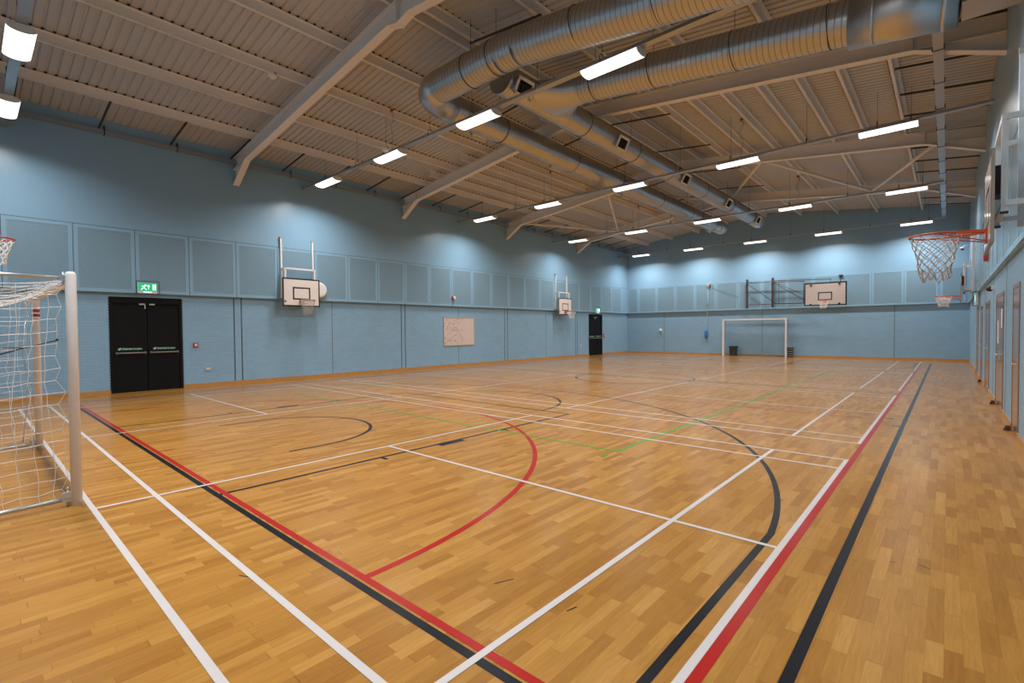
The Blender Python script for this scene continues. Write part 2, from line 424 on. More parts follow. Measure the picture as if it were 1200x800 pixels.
# rubber scuffs
for x0, y0, x1, y1 in ((-0.27,4.03,-0.245,4.036), (-0.125,4.10,-0.072,4.067), (-3.35,1.13,-3.23,1.19), (-1.55,2.17,-1.53,2.24),
                       (-2.05,2.12,-2.00,2.24)):
    d = Vector((x1-x0,y1-y0,0)).normalized(); n = Vector((-d.y,d.x,0))*0.004
    a, b = Vector((x0,y0,0.0009)), Vector((x1,y1,0.0009)); F.quad(a-n, b-n, b+n, a+n, 2)
fl_ob = struct(F.build('floor', fm, fix=False), 'oak strip sports floor with white, black, red and green court lines', 'floor')

# ------------------------------------------------------------------ walls
D1 = (2.475, 4.075, 2.50)     # near black door in left wall: y0, y1, top
D2 = (24.85, 26.38, 2.48)     # far black door
ZT = EAVE + 0.03
lj_wide = [5.41, 5.616, 11.43, 11.61, 17.42, 17.63, 23.45, 23.62]
lj_thin = [8.54, 14.434, 20.69]
W = MB()
ys = [YN - 0.3, D1[0], D1[1], D2[0], D2[1], YF + 0.3]
for a, b in ((0,1),(2,3),(4,5)): W.box(XL - 0.3, XL, ys[a], ys[b], 0, ZB, 0)
for d in (D1, D2): W.box(XL - 0.3, XL, d[0], d[1], d[2], ZB, 0)
W.box(XL - 0.3, XL + OV, YN - 0.3, YF + 0.3, ZB, ZT + 0.1, 1)
for y in lj_wide: W.box(XL, XL + 0.003, y - 0.014, y + 0.014, 0.1, ZB, 2)
for y in lj_thin: W.box(XL, XL + 0.003, y - 0.009, y + 0.009, 0.1, ZB, 3)
for d in (D1, D2):            # ragged brick joint round the door opening
    for z in range(33):
        z0 = 0.02 + z * 0.075
        for y, s in ((d[0], -1), (d[1], 1)):
            W.box(XL, XL + 0.003, y, y + s*0.018, z0, z0 + 0.04, 2)
for k in range(-2, 23): W.box(XL + OV, XL + OV + 0.004, 1.812 + 1.2145*k - 0.010, 1.812 + 1.2145*k + 0.010, ZB, ZB + 1.65, 2)
W.box(XL + OV, XL + OV + 0.006, YN, YF - OV, ZB + 1.648, ZB + 1.66, 2)
struct(W.build('wall_left', ['brick_y', 'wall', 'joint', 'joint_brown']), 'long blue painted brick wall with raised upper wall, on the left', 'wall')
W = MB()
GP = [(XL - 0.3, ZB), (XR + 0.3, ZB), (XR + 0.3, sheet_z(XR) + .02), (XRIDGE, sheet_z(XRIDGE) + .06), (XL - 0.3, sheet_z(XL) + .02)]
W.box(XL - 0.3, XR + 0.3, YF, YF + 0.3, 0, ZB, 0)
W.prism(GP, 'y', YF - OV, YF + 0.3, 1)
for x in (-13.42, -7.70, -1.90): W.box(x - 0.011, x + 0.011, YF - 0.003, YF, 0.1, ZB, 3)
struct(W.build('wall_far', ['brick_x', 'wall', 'joint', 'joint_brown']), 'blue painted brick end wall behind the far goal', 'wall')
W = MB()
W.box(XL - 0.3, XR + 0.3, YN - 0.3, YN, 0, ZB, 0); W.prism(GP, 'y', YN - 0.3, YN + OV, 1)
struct(W.build('wall_near', ['brick_x', 'wall']))
W = MB()
W.box(XR, XR + 0.3, YN - 0.3, YF + 0.3, 0, ZB, 0)
W.box(XR - OVR, XR + 0.3, YN - 0.3, YF + 0.3, ZB, ZT + 0.1, 1)
for y in lj_thin[:0] + [11.6, 14.6, 17.9, 20.2]: W.box(XR - 0.003, XR, y - 0.01, y + 0.01, 0.1, ZB, 3)
struct(W.build('wall_right', ['brick_y', 'wall', 'joint', 'joint_brown']), 'blue painted brick wall with wooden doors, on the right', 'wall')
# skirting
B = MB()
for a, b in ((YN, D1[0]), (D1[1], D2[0]), (D2[1], YF)): B.box(XL, XL + 0.022, a, b, 0, 0.095)
struct(B.build('baseboard_left', 'wood_trim'), 'oak skirting along the left wall', 'baseboard')
B = MB(); B.box(XL + 0.022, XR, YF - 0.022, YF, 0, 0.095)
struct(B.build('baseboard_far', 'wood_trim'), 'oak skirting along the far wall', 'baseboard')
RD = [(9.50, 10.40, 2.15, 1), (12.05, 13.76, 2.16, 2), (15.84, 17.38, 2.15, 2), (18.95, 19.90, 2.12, 1), (21.3, 22.6, 2.2, 1)]
B = MB(); yy = 8.0 - 8.6
for d in RD: B.box(XR - 0.018, XR, yy, d[0], 0, 0.095); yy = d[1]
B.box(XR - 0.018, XR, yy, YF - 0.022, 0, 0.095)
struct(B.build('baseboard_right', 'wood_trim'), 'oak skirting along the right wall', 'baseboard')

# ------------------------------------------------------------------ text helper
def text_mesh(body, size, name, m, parent, loc, rot):
    cu = bpy.data.curves.new('lettering', 'FONT'); cu.body = body; cu.size = size; cu.align_x = 'CENTER'; cu.align_y = 'CENTER'; cu.extrude = 0.0006
    t = bpy.data.objects.new('lettering_tmp', cu); COL.objects.link(t)
    dg = bpy.context.evaluated_depsgraph_get(); dg.update()
    me = bpy.data.meshes.new_from_object(t.evaluated_get(dg)); me.name = name
    bpy.data.objects.remove(t)
    me.transform(Matrix.Rotation(0, 4, 'Z'))
    o = bpy.data.objects.new(name, me); COL.objects.link(o); me.materials.clear(); me.materials.append(M[m])
    org = ORIG.get(parent.name, Vector((0,0,0)))
    o.parent = parent; o.location = Vector(loc) - org; o.rotation_euler = rot
    return o

# ------------------------------------------------------------------ black fire doors in the left wall
def fire_door(n, d, label):
    y0, y1, zt = d; x = XL; yc = (y0 + y1) / 2
    f = MB()
    f.box(x - 0.12, x - 0.005, y0, y0 + 0.07, 0, zt); f.box(x - 0.12, x - 0.005, y1 - 0.07, y1, 0, zt)
    f.box(x - 0.12, x - 0.005, y0 + 0.07, y1 - 0.07, zt - 0.17, zt)
    f.box(x - 0.3, x - 0.09, y0, y1, 0, zt)
    root = struct(f.build('door_%d' % n, 'doorblack2'), label, 'door')
    for s, (a, b) in ((-1, (y0 + 0.075, yc - 0.008)), (1, (yc + 0.008, y1 - 0.075))):
        lf = MB(); lf.box(x - 0.085, x - 0.03, a, b, 0.015, zt - 0.27)
        lf.box(x - 0.085, x - 0.05, a, b, zt - 0.27, zt - 0.175)
        leaf = lf.build('door_leaf', 'doorblack', root)
        br = MB()
        br.tube([(x + 0.045, a + 0.05, 1.03), (x + 0.045, b - 0.04, 1.03)], 0.022, 10)
        br.box(x - 0.03, x + 0.05, a + 0.04, a + 0.07, 1.0, 1.06); br.box(x - 0.03, x + 0.05, b - 0.06, b - 0.03, 1.0, 1.06)
        o = br.build('push_bar', 'barmetal', leaf); o['label'] = 'brushed metal push bar'
        st = MB(); ca = (a + b) / 2 + (-0.02 if s < 0 else 0.0)
        st.box(x - 0.03, x - 0.027, ca - 0.25, ca + 0.25, 1.105, 1.165)
        so = st.build('push_sign', 'greensign', leaf); so['label'] = 'green push bar to open sticker'
        text_mesh('Push bar to open', 0.060, 'sign_lettering', 'paper', leaf, (x - 0.026, ca + 0.06, 1.137), (PI/2, 0, PI/2))
        ic = MB(); ic.prism([(ca - 0.24, 1.11), (ca - 0.21, 1.11), (ca - 0.17, 1.165), (ca - 0.20, 1.165)], 'x', x - 0.027, x - 0.026)
        ic.build('sign_arrow', 'paper', leaf)
        kl = MB(); kl.box(x - 0.05, x + 0.015, yc + s*0.05, yc + s*0.17, zt - 0.20, zt - 0.165)
        kl.build('closer_bracket', 'chrome', leaf)
    k = MB(); k.box(x - 0.03, x + 0.012, yc - 0.055, yc - 0.03, zt - 0.30, zt - 0.19); k.build('door_bolt', 'chrome', root)
    return root
fire_door(1, D1, 'near black double fire door with green push bar stickers, in the left wall')
fire_door(2, D2, 'far black double fire door beside the far corner, in the left wall')

# ------------------------------------------------------------------ wooden doors in the right wall
rdl = ['single wooden door nearest the camera in the right wall', 'double wooden door with glazed strips and paper notices in the right wall',
       'plain double wooden door beyond the noticed door in the right wall', 'narrow wooden door with red handle, fourth along the right wall',
       'grey-brown door nearest the far corner, under the side exit sign']
for i, (a, b, zt, nl) in enumerate(RD):
    x = XR; f = MB()
    f.box(x - 0.012, x, a, a + 0.06, 0, zt); f.box(x - 0.012, x, b - 0.06, b, 0, zt); f.box(x - 0.012, x, a + 0.06, b - 0.06, zt - 0.06, zt)
    root = struct(f.build('door_%d' % (i + 3), 'doorframe'), rdl[i], 'door')
    cuts = [a + 0.06 + (b - a - 0.12) * q / nl for q in range(nl + 1)]
    for q in range(nl):
        c0, c1 = cuts[q] + 0.004, cuts[q+1] - 0.004
        lf = MB(); lf.box(x - 0.008, x, c0, c1, 0.01, zt - 0.065); leaf = lf.build('door_leaf', 'doorwood', root)
        h = MB(); hy = c0 + 0.09 if q == nl - 1 else c1 - 0.09
        h.tube([(x - 0.008, hy, 1.02), (x - 0.05, hy, 1.02), (x - 0.05, hy + 0.10, 1.02)], 0.01, 6); h.box(x - 0.012, x - 0.008, hy - 0.02, hy + 0.02, 0.93, 1.10)
        h.build('door_handle', 'chrome', leaf)
        if i in (1, 2):
            g = MB(); g.box(x - 0.0095, x - 0.008, (c0+c1)/2 - 0.07, (c0+c1)/2 + 0.07, 0.9, 1.85); g.build('glazed_strip', 'glassdark', leaf)
        if i == 1:
            n = MB(); n.box(x - 0.0110, x - 0.0095, c0 + 0.14, c0 + 0.36, 1.52 - 0.3*q, 1.86 - 0.2*q); n.build('paper_notice', 'paper', leaf)
for i, (y, lb) in enumerate(((10.30, 'dark door stop at the foot of the nearest wooden door'), (13.60, 'dark door stop at the foot of the double door with notices'),
                             (18.85, 'dark door stop at the foot of the narrow fourth wooden door'))):
    s = MB(); s.prism([(XR - 0.10, 0), (XR - 0.025, 0), (XR - 0.025, 0.07), (XR - 0.07, 0.07)], 'y', y - 0.05, y + 0.05)
    tag(s.build('door_stop', 'stopbrown'), lb, 'door stop', 'door stops along the right wall')

# ------------------------------------------------------------------ acoustic panels round the upper wall
def panel_proto(w, horizontal):
    """frame with a perforated infill; local: wall plane at 0, thickness towards +n"""
    f = MB(); hz0, hz1 = 0.0, 1.635; t = 0.018; m = 0.085
    g = MB()
    if horizontal == 'y':
        f.box(0, t, -w/2, w/2, hz0, m); f.box(0, t, -w/2, w/2, hz1 - m, hz1); f.box(0, t, -w/2, -w/2 + m, m, hz1 - m); f.box(0, t, w/2 - m, w/2, m, hz1 - m)
        g.box(0, t - 0.006, -w/2 + m, w/2 - m, m, hz1 - m)
    else:
        f.box(-w/2, w/2, -t, 0, hz0, m); f.box(-w/2, w/2, -t, 0, hz1 - m, hz1); f.box(-w/2, -w/2 + m, -t, 0, m, hz1 - m); f.box(w/2 - m, w/2, -t, 0, m, hz1 - m)
        g.box(-w/2 + m, w/2 - m, -t + 0.006, 0, m, hz1 - m)
    o = f.build('acoustic_panel', 'panel_frame'); ORIG[o.name] = Vector((0,0,0))
    i = g.build('perforated_infill', 'infill', o); i['label'] = 'grey-blue perforated infill'
    o['category'] = 'wall panel'
    return o
ZP = ZB + 0.012
def place_panel(proto, first, loc, label, group, rz=0):
    o = proto if first else dup(proto, loc)
    o.location = loc; o.rotation_euler = (0, 0, rz); o['label'] = label; o['group'] = group
    return o
PW = 1.2145
seams = [1.812 + PW * k for k in range(-2, 24)]
pr = panel_proto(PW - 0.012, 'y')
cnt = 0
lab_l = []
for k in range(len(seams) - 1):
    yc = (seams[k] + seams[k+1]) / 2
    if yc > YF - 0.6 or yc < YN + 0.5: continue
    n = cnt
    if n == 0: lab = 'perforated blue panel high on the left wall behind the cut-off red hoop'
    elif n == 2: lab = 'perforated blue panel on the left wall between the near goal and the near exit sign'
    else: lab = '%s perforated blue panel along the left wall, counted from the near goal' % ORD[n]
    place_panel(pr, cnt == 0, (XL + OV, yc, ZP), lab, 'acoustic panels along the left wall'); cnt += 1
cnt = 0
for k in range(len(seams) - 1):
    yc = (seams[k] + seams[k+1]) / 2
    if yc > YF - 0.6 or yc < 8.0: continue
    place_panel(pr, False, (XR - OVR, yc, ZP), '%s perforated blue panel along the right wall, counted from the near hoop' % ORD[cnt],
                'acoustic panels along the right wall', PI); cnt += 1
fs = [-15.10, -13.88, -12.64, -11.41, -10.18, -8.945, -7.67, -6.46, -5.24, -4.01, -2.78, -1.56, -0.31]
fw = sum(fs[i+1] - fs[i] for i in range(len(fs)-1)) / (len(fs)-1)
pf = panel_proto(fw - 0.018, 'x')
for k in range(len(fs) - 1):
    place_panel(pf, k == 0, ((fs[k] + fs[k+1]) / 2, YF - OV, ZP), '%s full-width perforated panel on the far wall from its left corner' % ORD[k], 'acoustic panels on the far wall')
pn = panel_proto(0.70, 'x'); place_panel(pn, True, (-15.50, YF - OV, ZP), 'narrow perforated panel on the far wall in the left corner', 'acoustic panels on the far wall')
pn2 = panel_proto(0.84, 'x'); place_panel(pn2, True, (0.165, YF - OV, ZP), 'narrow perforated panel on the far wall in the right corner', 'acoustic panels on the far wall')

# ------------------------------------------------------------------ roof: ribbed sheeting
C = MB()
pitch = 0.1667
def slope_pts(prof_y):
    pass
prof = []
y = YN - 0.3
while y < YF + 0.3:
    prof += [(y, 0.0), (y + 0.105, 0.0), (y + 0.121, 0.024), (y + 0.150, 0.024)]
    y += pitch
for s in (-1, 1):
    o = len(C.v)
    xe = XL - 0.35 if s < 0 else XR + 0.35
    ze = EAVE - SLOPE * 0.35; zr = sheet_z(XRIDGE)
    for (py, dz) in prof:
        C.v.append((xe, py, ze + dz)); C.v.append((XRIDGE, py, zr + dz))
    for i in range(len(prof) - 1):
        a = o + 2*i; C.f.append([a, a+1, a+3, a+2]); C.mi.append(0); C.sm.append(False)
ceil_ = C.build('ceiling', 'sheet', fix=False)
sol = ceil_.modifiers.new('thick', 'SOLIDIFY'); sol.thickness = 0.004; sol.offset = 0
struct(ceil_, 'ribbed white sheet roof lining above the steelwork', 'ceiling')

# ------------------------------------------------------------------ steel frames
def rafter(i, y):
    hw = 0.09; tf = 0.016
    r = MB()
    # underside line of the bottom flange, left to right, with haunches at eaves and apex
    xl, xr = XL + OV, XR - OVR
    und = [(xl, 5.93), (-15.02, rafter_z(-15.02)), (-7.93, rafter_z(-7.93)), (-7.64, rafter_z(-7.93) - 0.075), (-7.28, rafter_z(-7.35)), (-0.52, rafter_z(-0.52)), (xr, 6.04)]
    top = [(xl, purlin_z(xl)), (XRIDGE, purlin_z(XRIDGE)), (xr, purlin_z(xr))]
    def topz(x): return purlin_z(x)
    for (xa, za), (xb, zb) in zip(und[:-1], und[1:]):
        # bottom flange piece
        r._add([(xa,y-hw,za),(xb,y-hw,zb),(xb,y+hw,zb),(xa,y+hw,za),(xa,y-hw,za+tf),(xb,y-hw,zb+tf),(xb,y+hw,zb+tf),(xa,y+hw,za+tf)],
               [(3,2,1,0),(4,5,6,7),(0,1,5,4),(1,2,6,5),(2,3,7,6),(3,0,4,7)])
        # web
        xs = [xa] + ([XRIDGE] if xa < XRIDGE < xb else []) + [xb]
        zs = lambda x: za + (zb - za) * (x - xa) / (xb - xa)
        for p, q in zip(xs[:-1], xs[1:]):
            r._add([(p,y-0.006,zs(p)),(q,y-0.006,zs(q)),(q,y-0.006,topz(q)-.003),(p,y-0.006,topz(p)-.003),(p,y+0.006,zs(p)),(q,y+0.006,zs(q)),(q,y+0.006,topz(q)-.003),(p,y+0.006,topz(p)-.003)],
                   [(3,2,1,0),(4,5,6,7),(0,1,5,4),(1,2,6,5),(2,3,7,6),(3,0,4,7)])
    for (xa, za), (xb, zb) in zip(top[:-1], top[1:]):
        za -= .003; zb -= .003
        r._add([(xa,y-hw,za-tf),(xb,y-hw,zb-tf),(xb,y+hw,zb-tf),(xa,y+hw,za-tf),(xa,y-hw,za),(xb,y-hw,zb),(xb,y+hw,zb),(xa,y+hw,za)],
               [(3,2,1,0),(4,5,6,7),(0,1,5,4),(1,2,6,5),(2,3,7,6),(3,0,4,7)])
    # haunch intermediate flange, apex plate, stiffeners
    for sgn, xe, xh in ((1, xl, -15.02), (-1, xr, -0.52)):
        za, zb = rafter_z(xe) + 0.01, rafter_z(xh) + 0.01
        r.beam((xe, y, za), (xh, y, zb), 2*hw, 0.012)
        r.box(xh - 0.006, xh + 0.006, y - hw, y + hw, rafter_z(xh), purlin_z(xh) - 0.01)
    r.box(XRIDGE - 0.02, XRIDGE + 0.02, y - hw - 0.01, y + hw + 0.01, rafter_z(-7.93) - 0.08, purlin_z(XRIDGE) - 0.01)
    o = r.build('roof_rafter', 'steel')
    tag(o, '%s off-white steel roof beam across the hall, counted from the camera' % ORD[i], 'roof beam', 'roof beams across the hall')
for i, y in enumerate(FRAMES): rafter(i, y)

def purlin(x, y0, y1, label, flip=1):
    z = purlin_z(x); zt = sheet_z(x) - 0.012; s = flip
    p = MB(); b = 0.075; t = 0.012
    p.box(x - t/2, x + t/2, y0, y1, z, zt)                       # web
    p.box(x, x - s*b, y0, y1, z, z + t)                          # bottom flange towards the eaves
    p.box(x - s*b, x - s*(b - t), y0, y1, z, z + 0.02)           # lip
    p.box(x, x + s*b, y0, y1, zt - t, zt)                        # top flange
    f = p; yy = math.floor((y0 - (YN - 0.3)) / pitch) * pitch + (YN - 0.3) + 0.130 + pitch
    while yy < y1 - 0.05:                                        # foam fillers in the ribs over the purlin
        f.box(x + s*(b - 0.004), x + s*(b + 0.006), yy - 0.024, yy + 0.024, zt - 0.004, zt + 0.033, 1); yy += pitch
    o = p.build('roof_purlin', ['steel', 'filler'])
    tag(o, label, 'purlin', 'roof purlins down the hall')
PL_ = [-14.40, -12.80, -11.15, -9.52, -7.80]
PR_ = [-7.48, -5.78, -4.14, -2.55, -0.89]
for i, x in enumerate(PL_): purlin(x, YN + OV, YF - OV, '%s long roof purlin up from the left wall' % ORD[i])
for i, x in enumerate(PR_): purlin(x, YN + OV, YF - OV, '%s long roof purlin up from the right wall' % ORD[4 - i])
for i, x in enumerate([-13.60, -11.97, -10.33, -8.66]):
    purlin(x, 11.0, 18.0, 'short extra purlin in the middle bay, %s up from the left wall' % ORD[i])
for i, x in enumerate([-6.63, -4.96, -3.35, -1.77]):
    purlin(x, 11.0, 18.0, 'short extra purlin in the middle bay, %s up from the right wall' % ORD[3 - i], -1 if i == 0 else 1)

# sag rods from the first purlin to the wall head
k = 0
for j in range(20):
    y = 0.85 + 1.512 * j
    if y > YF - 0.3: break
    for s, x0, x1 in ((-1, -14.42, XL + OV), (1, -0.87, XR - OVR)):
        if s > 0 and y < 11: continue
        r = MB(); r.beam((x0, y, purlin_z(x0) + 0.0), (x1, y, purlin_z(x1) - 0.01), 0.035, 0.035)
        tag(r.build('eaves_rod', 'darksteel'), '%s dark rod from roof purlin to the %s wall head, counted from the camera' % (ORD[j], 'left' if s < 0 else 'right'), 'roof rod', 'dark rods along the eaves')
for j, y in enumerate([7.30, 9.96, 12.99, 16.02, 19.05, 22.08, 25.1]):
    r = MB()
    if j: r.beam((-9.54, y, purlin_z(-9.54) - 0.012), (XRIDGE, y, purlin_z(XRIDGE) - 0.012), 0.04, 0.03)
    r.beam((XRIDGE, y, purlin_z(XRIDGE) - 0.012), (-5.72, y, purlin_z(-5.72) - 0.012), 0.04, 0.03)
    tag(r.build('ridge_bar', 'darksteel'), '%s dark bar across the roof ridge, counted from the camera' % ORD[j], 'roof bar', 'dark bars across the ridge')
# diagonal wind bracing in the fourth bay
zig = [(-15.1, 2), (-13.2, 3), (-10.42, 2), (-7.5, 3), (-4.62, 2), (-2.23, 3), (-0.2, 2)]
for j in range(6):
    (xa, fa), (xb, fb) = zig[j], zig[j+1]
    if j == 0: xa = -15.0
    r = MB(); r.tube([(xa, FRAMES[fa] + (0.12 if fa == 2 else -0.12), rafter_z(xa) + 0.10), (xb, FRAMES[fb] + (0.12 if fb == 2 else -0.12), rafter_z(xb) + 0.10)], 0.05, 12)
    tag(r.build('bracing_tube', 'steel'), '%s diagonal bracing tube from the left wall, between third and fourth roof beams' % ORD[j], 'bracing', 'diagonal roof bracing')

# ------------------------------------------------------------------ luminaires and trunking
LX = [-14.25, -10.98, -7.68, -4.38, -1.08]
LY = [0.68, 7.57, 14.40, 21.22, 28.15]
ZT0 = 6.215
def make_light():
    t = thing('strip_light', '', 'ceiling light', (0, 0, 0), 'suspended strip lights')
    n = 12; L_ = 0.55; hw = 0.17
    arcb = [(hw * math.sin(a), -0.065 * math.cos(a)) for a in [(-PI/2 + PI * q / n) for q in range(n + 1)]]
    arct = [(hw * math.sin(a), 0.065 * math.cos(a)) for a in [(PI/2 - PI * q / n) for q in range(n + 1)]]
    b = MB(); o = len(b.v)                                       # housing: domed top and two end caps
    for x in (-L_, L_):
        for q in arct: b.v.append((x, q[0], q[1]))
    m = n + 1
    for q in range(n): b.f.append([o+q, o+q+1, o+m+q+1, o+m+q]); b.mi.append(0); b.sm.append(True)
    body = b.build('housing', 'lampbody', t)
    for x in (-L_, L_):
        e = MB(); poly = arcb + arct[1:-1]
        e.prism([(q[0], q[1]) for q in poly], 'x', x - 0.006, x + 0.006)
        e.build('end_cap', 'lampbody', body)
    d = MB(); o = 0
    for x in (-L_ + 0.006, L_ - 0.006):
        for q in arcb: d.v.append((x, q[0], q[1]))
    for q in range(n): d.f.append([q, q+1, m+q+1, m+q]); d.mi.append(0); d.sm.append(True)
    df = d.build('diffuser', 'diffuser', t, fix=False); df['label'] = 'lit white curved diffuser'
    return t
LIGHT_W = 46.0
lamp = bpy.data.lights.new('lamp', 'AREA'); lamp.shape = 'RECTANGLE'; lamp.size = 1.04; lamp.size_y = 0.24
lamp.energy = LIGHT_W; lamp.color = (1.0, 0.99, 0.985); lamp.spread = math.radians(154)
lamp_boost = lamp.copy(); lamp_boost.energy = LIGHT_W * 1.45     # extra power added at the camera end to brighten near floor and wall
rown = ['row over the camera end', 'second row from the camera', 'middle row', 'fourth row from the camera', 'row nearest the far wall']
proto = None
for j, y in enumerate(LY):
    for i, x in enumerate(LX):
        lab = '%s lit strip light from the left wall, in the %s' % (ORD[i], rown[j])
        if proto is None:
            proto = make_light(); o = proto; o.location = (x, y, 6.145)
        else: o = dup(proto, (x, y, 6.145))
        o['label'] = lab
        lo = bpy.data.objects.new('lamp', lamp_boost if (j == 0 and i < 4) else lamp); COL.objects.link(lo); lo.parent = o; lo.location = (0, 0, -0.075)
for j, y in enumerate(LY):
    xr_ = -0.13 if j in (3, 4) else XR - OVR
    t = thing('cable_trunking', 'metal cable trunking carrying the lights of the %s' % rown[j], 'trunking', (0, y, ZT0), 'light trunking')
    b = MB(); b.box(XL + OV, xr_, y - 0.07, y + 0.07, ZT0, ZT0 + 0.055); b.build('channel', 'trunk', t)
    hx = [x + dx for x in LX for dx in (-0.20,)] + [x + 1.65 for x in LX[:-1]] + [LX[-1] + 0.42]
    for i, x in enumerate(sorted(hx)):
        if x > xr_: continue
        h = MB(); h.tube([(x, y, ZT0 + 0.05), (x, y, sheet_z(x) - 0.05)], 0.004, 6)
        h.tube([(x, y - 0.07, ZT0), (x, y - 0.075, ZT0 + 0.10), (x, y - 0.05, ZT0 + 0.15), (x, y, ZT0 + 0.17), (x, y + 0.05, ZT0 + 0.15), (x, y + 0.075, ZT0 + 0.10), (x, y + 0.07, ZT0)], 0.008, 6)
        h.build('hanger', 'darksteel', t)
    for i in ((1, 1), (1, 2), (3, 2), (3, 3), (1, 3))[:]:
        if i[1] != j: continue
        x = LX[i[0]] + 0.08
        pts = [(x, y, ZT0 + 0.055), (x, y, ZT0 + 0.30)] + [(x + 0.05*math.sin(q*1.1), y + 0.02*math.sin(q*2), ZT0 + 0.30 + (purlin_z(x) - ZT0 - 0.30) * q / 8) for q in range(9)]
        c = MB(); c.tube(pts, 0.014, 6); c.build('drop_cable', 'galv', t)
        c = MB(); c.ball((x, y, purlin_z(x) + 0.02), 0.05, n=8); o = c.build('red_clip', 'redcord', t)
t = thing('lengthwise_trunking', 'wide metal cable tray running the length of the hall beside the right wall', 'trunking', (-0.165, 18, 6.25))
b = MB(); b.box(-0.235, -0.095, 9.55, 28.24, 6.275, 6.33); b.build('channel', 'trunk', t)
for q in range(19):
    yb = 0.7 + 1.5 * q
    if yb < 9.6: continue
    s = MB(); s.box(-0.25, -0.08, yb - 0.012, yb + 0.012, 6.268, 6.275); s.box(-0.25, -0.235, yb - 0.012, yb + 0.012, 6.275, 6.36); s.box(-0.095, -0.08, yb - 0.012, yb + 0.012, 6.275, 6.36)
    s.build('clamp', 'darksteel', t)
# services pipe along the left wall with hooks
t = thing('service_pipe', 'grey pipe hung on hooks along the top of the left wall', 'pipe', (XL + 0.2, 14, 6.58))
b = MB(); b.box(XL + OV + 0.05, XL + OV + 0.13, YN + OV, YF - OV, 6.53, 6.63); b.build('pipe_run', 'trunk', t)
for q in range(19):
    yb = 0.90 + 1.55 * q; xp = XL + OV + 0.09
    h = MB(); h.tube([(xp + 0.05, yb, 6.51), (xp + 0.055, yb, 6.66), (xp + 0.045, yb, 6.72), (xp, yb, 6.75), (xp - 0.045, yb, 6.72), (xp - 0.055, yb, 6.66), (xp - 0.05, yb, 6.51)], 0.012, 6)
    h.build('hook', 'darksteel', t)
# ------------------------------------------------------------------ ducts
def lathe_path(mb, pts, r, n=36, m=0, ridge=0.0, rp=0.09):
    """round duct along a polyline, with spiral-seam ridges every rp metres"""
    P = [Vector(p) for p in pts]; path = []; rad = []
    rr = r if isinstance(r, (list, tuple)) else [r] * len(P)
    for a, b, ra, rb in zip(P[:-1], P[1:], rr[:-1], rr[1:]):
        Ld = (b - a).length; k = max(1, int(Ld / rp)) if ridge else 1
        for q in range(k):
            f0 = q / k
            seq = ((0.0, 0), (0.04, 0), (0.82, 0), (0.87, 0), (0.90, ridge), (0.97, ridge)) if ridge else ((0, 0),)
            for u, h in seq:
                f = f0 + u / k; path.append(a.lerp(b, f)); rad.append(ra + (rb - ra) * f + h)
    path.append(P[-1]); rad.append(rr[-1])
    o = len(mb.v); prev = None
    for i, p in enumerate(path):
        tq = (path[min(i+1, len(path)-1)] - path[max(i-1, 0)]).normalized()
        if prev is None: u = tq.cross(Vector((0,0,1))).normalized()
        else: u = (prev - tq * prev.dot(tq)).normalized()
        prev = u; w = tq.cross(u)
        for j in range(n):
            a = 2*PI*j/n; mb.v.append(tuple(p + (u*math.cos(a) + w*math.sin(a)) * rad[i]))
    for i in range(len(path) - 1):
        for j in range(n):
            mb.f.append([o+i*n+j, o+i*n+(j+1)%n, o+(i+1)*n+(j+1)%n, o+(i+1)*n+j]); mb.mi.append(1 if ridge and i % 6 >= 3 else m); mb.sm.append(True)
    for base in (o, o + (len(path)-1)*n):
        mb.f.append([base + j for j in range(n)]); mb.mi.append(m); mb.sm.append(False)
    return mb
def bend(p, q, c, k=6):
    """points of a quarter bend from p to q with corner c"""
    p, q, c = Vector(p), Vector(q), Vector(c)
    return [((1-t)**2)*p + 2*t*(1-t)*c + t*t*q for t in [i/k for i in range(k+1)]]
def duct_grille(parent, y, side, xc, zc, r):
    """rectangular supply grille on a short neck, tipped out from the duct flank"""
    a = math.radians(-28); n = Vector((side*math.cos(a), 0, math.sin(a))); u = Vector((0,1,0)); w = n.cross(u)*-side
    w = Vector((-n.z*side, 0, n.x*side)) if True else w
    c = Vector((xc, y, zc)) + n * (r + 0.05)
    nk = MB(); hw, hh = 0.235, 0.15
    pts = []
    for d in (-0.14, 0.0):
        for su, sw in ((-1,-1),(1,-1),(1,1),(-1,1)): pts.append(c + n*d + u*hw*su + w*hh*sw)
    nk._add(pts, [(0,1,5,4),(1,2,6,5),(2,3,7,6),(3,0,4,7)])
    g = nk.build('grille', 'duct', parent)
    f = MB()
    for su, sw, lu, lw in ((0, 1, hw+.03, .030), (0, -1, hw+.03, .030), (1, 0, .030, hh+.03), (-1, 0, .030, hh+.03)):
        cc = c + u*su*hw + w*sw*hh
        f._add([cc + u*a_*lu + w*b_*lw + n*d_ for d_ in (0, 0.02) for a_, b_ in ((-1,-1),(1,-1),(1,1),(-1,1))],
               [(3,2,1,0),(4,5,6,7),(0,1,5,4),(1,2,6,5),(2,3,7,6),(3,0,4,7)])
    f.build('grille_frame', 'grille', g)
    v = MB()
    v._add([c + u*a_*hw + w*b_*hh - n*0.06 for a_, b_ in ((-1,-1),(1,-1),(1,1),(-1,1))], [(0,1,2,3)], 1)
    for q in range(5):
        cc = c + u*(-hw + 2*hw*(q+1)/6)
        v._add([cc + u*a_*0.006 + w*b_*hh + n*d_ for d_ in (-0.05, 0.0) for a_, b_ in ((-1,-1),(1,-1),(1,1),(-1,1))],
               [(3,2,1,0),(4,5,6,7),(0,1,5,4),(1,2,6,5),(2,3,7,6),(3,0,4,7)], 0)
    v.build('grille_vanes', ['darksteel', 'black'], g)
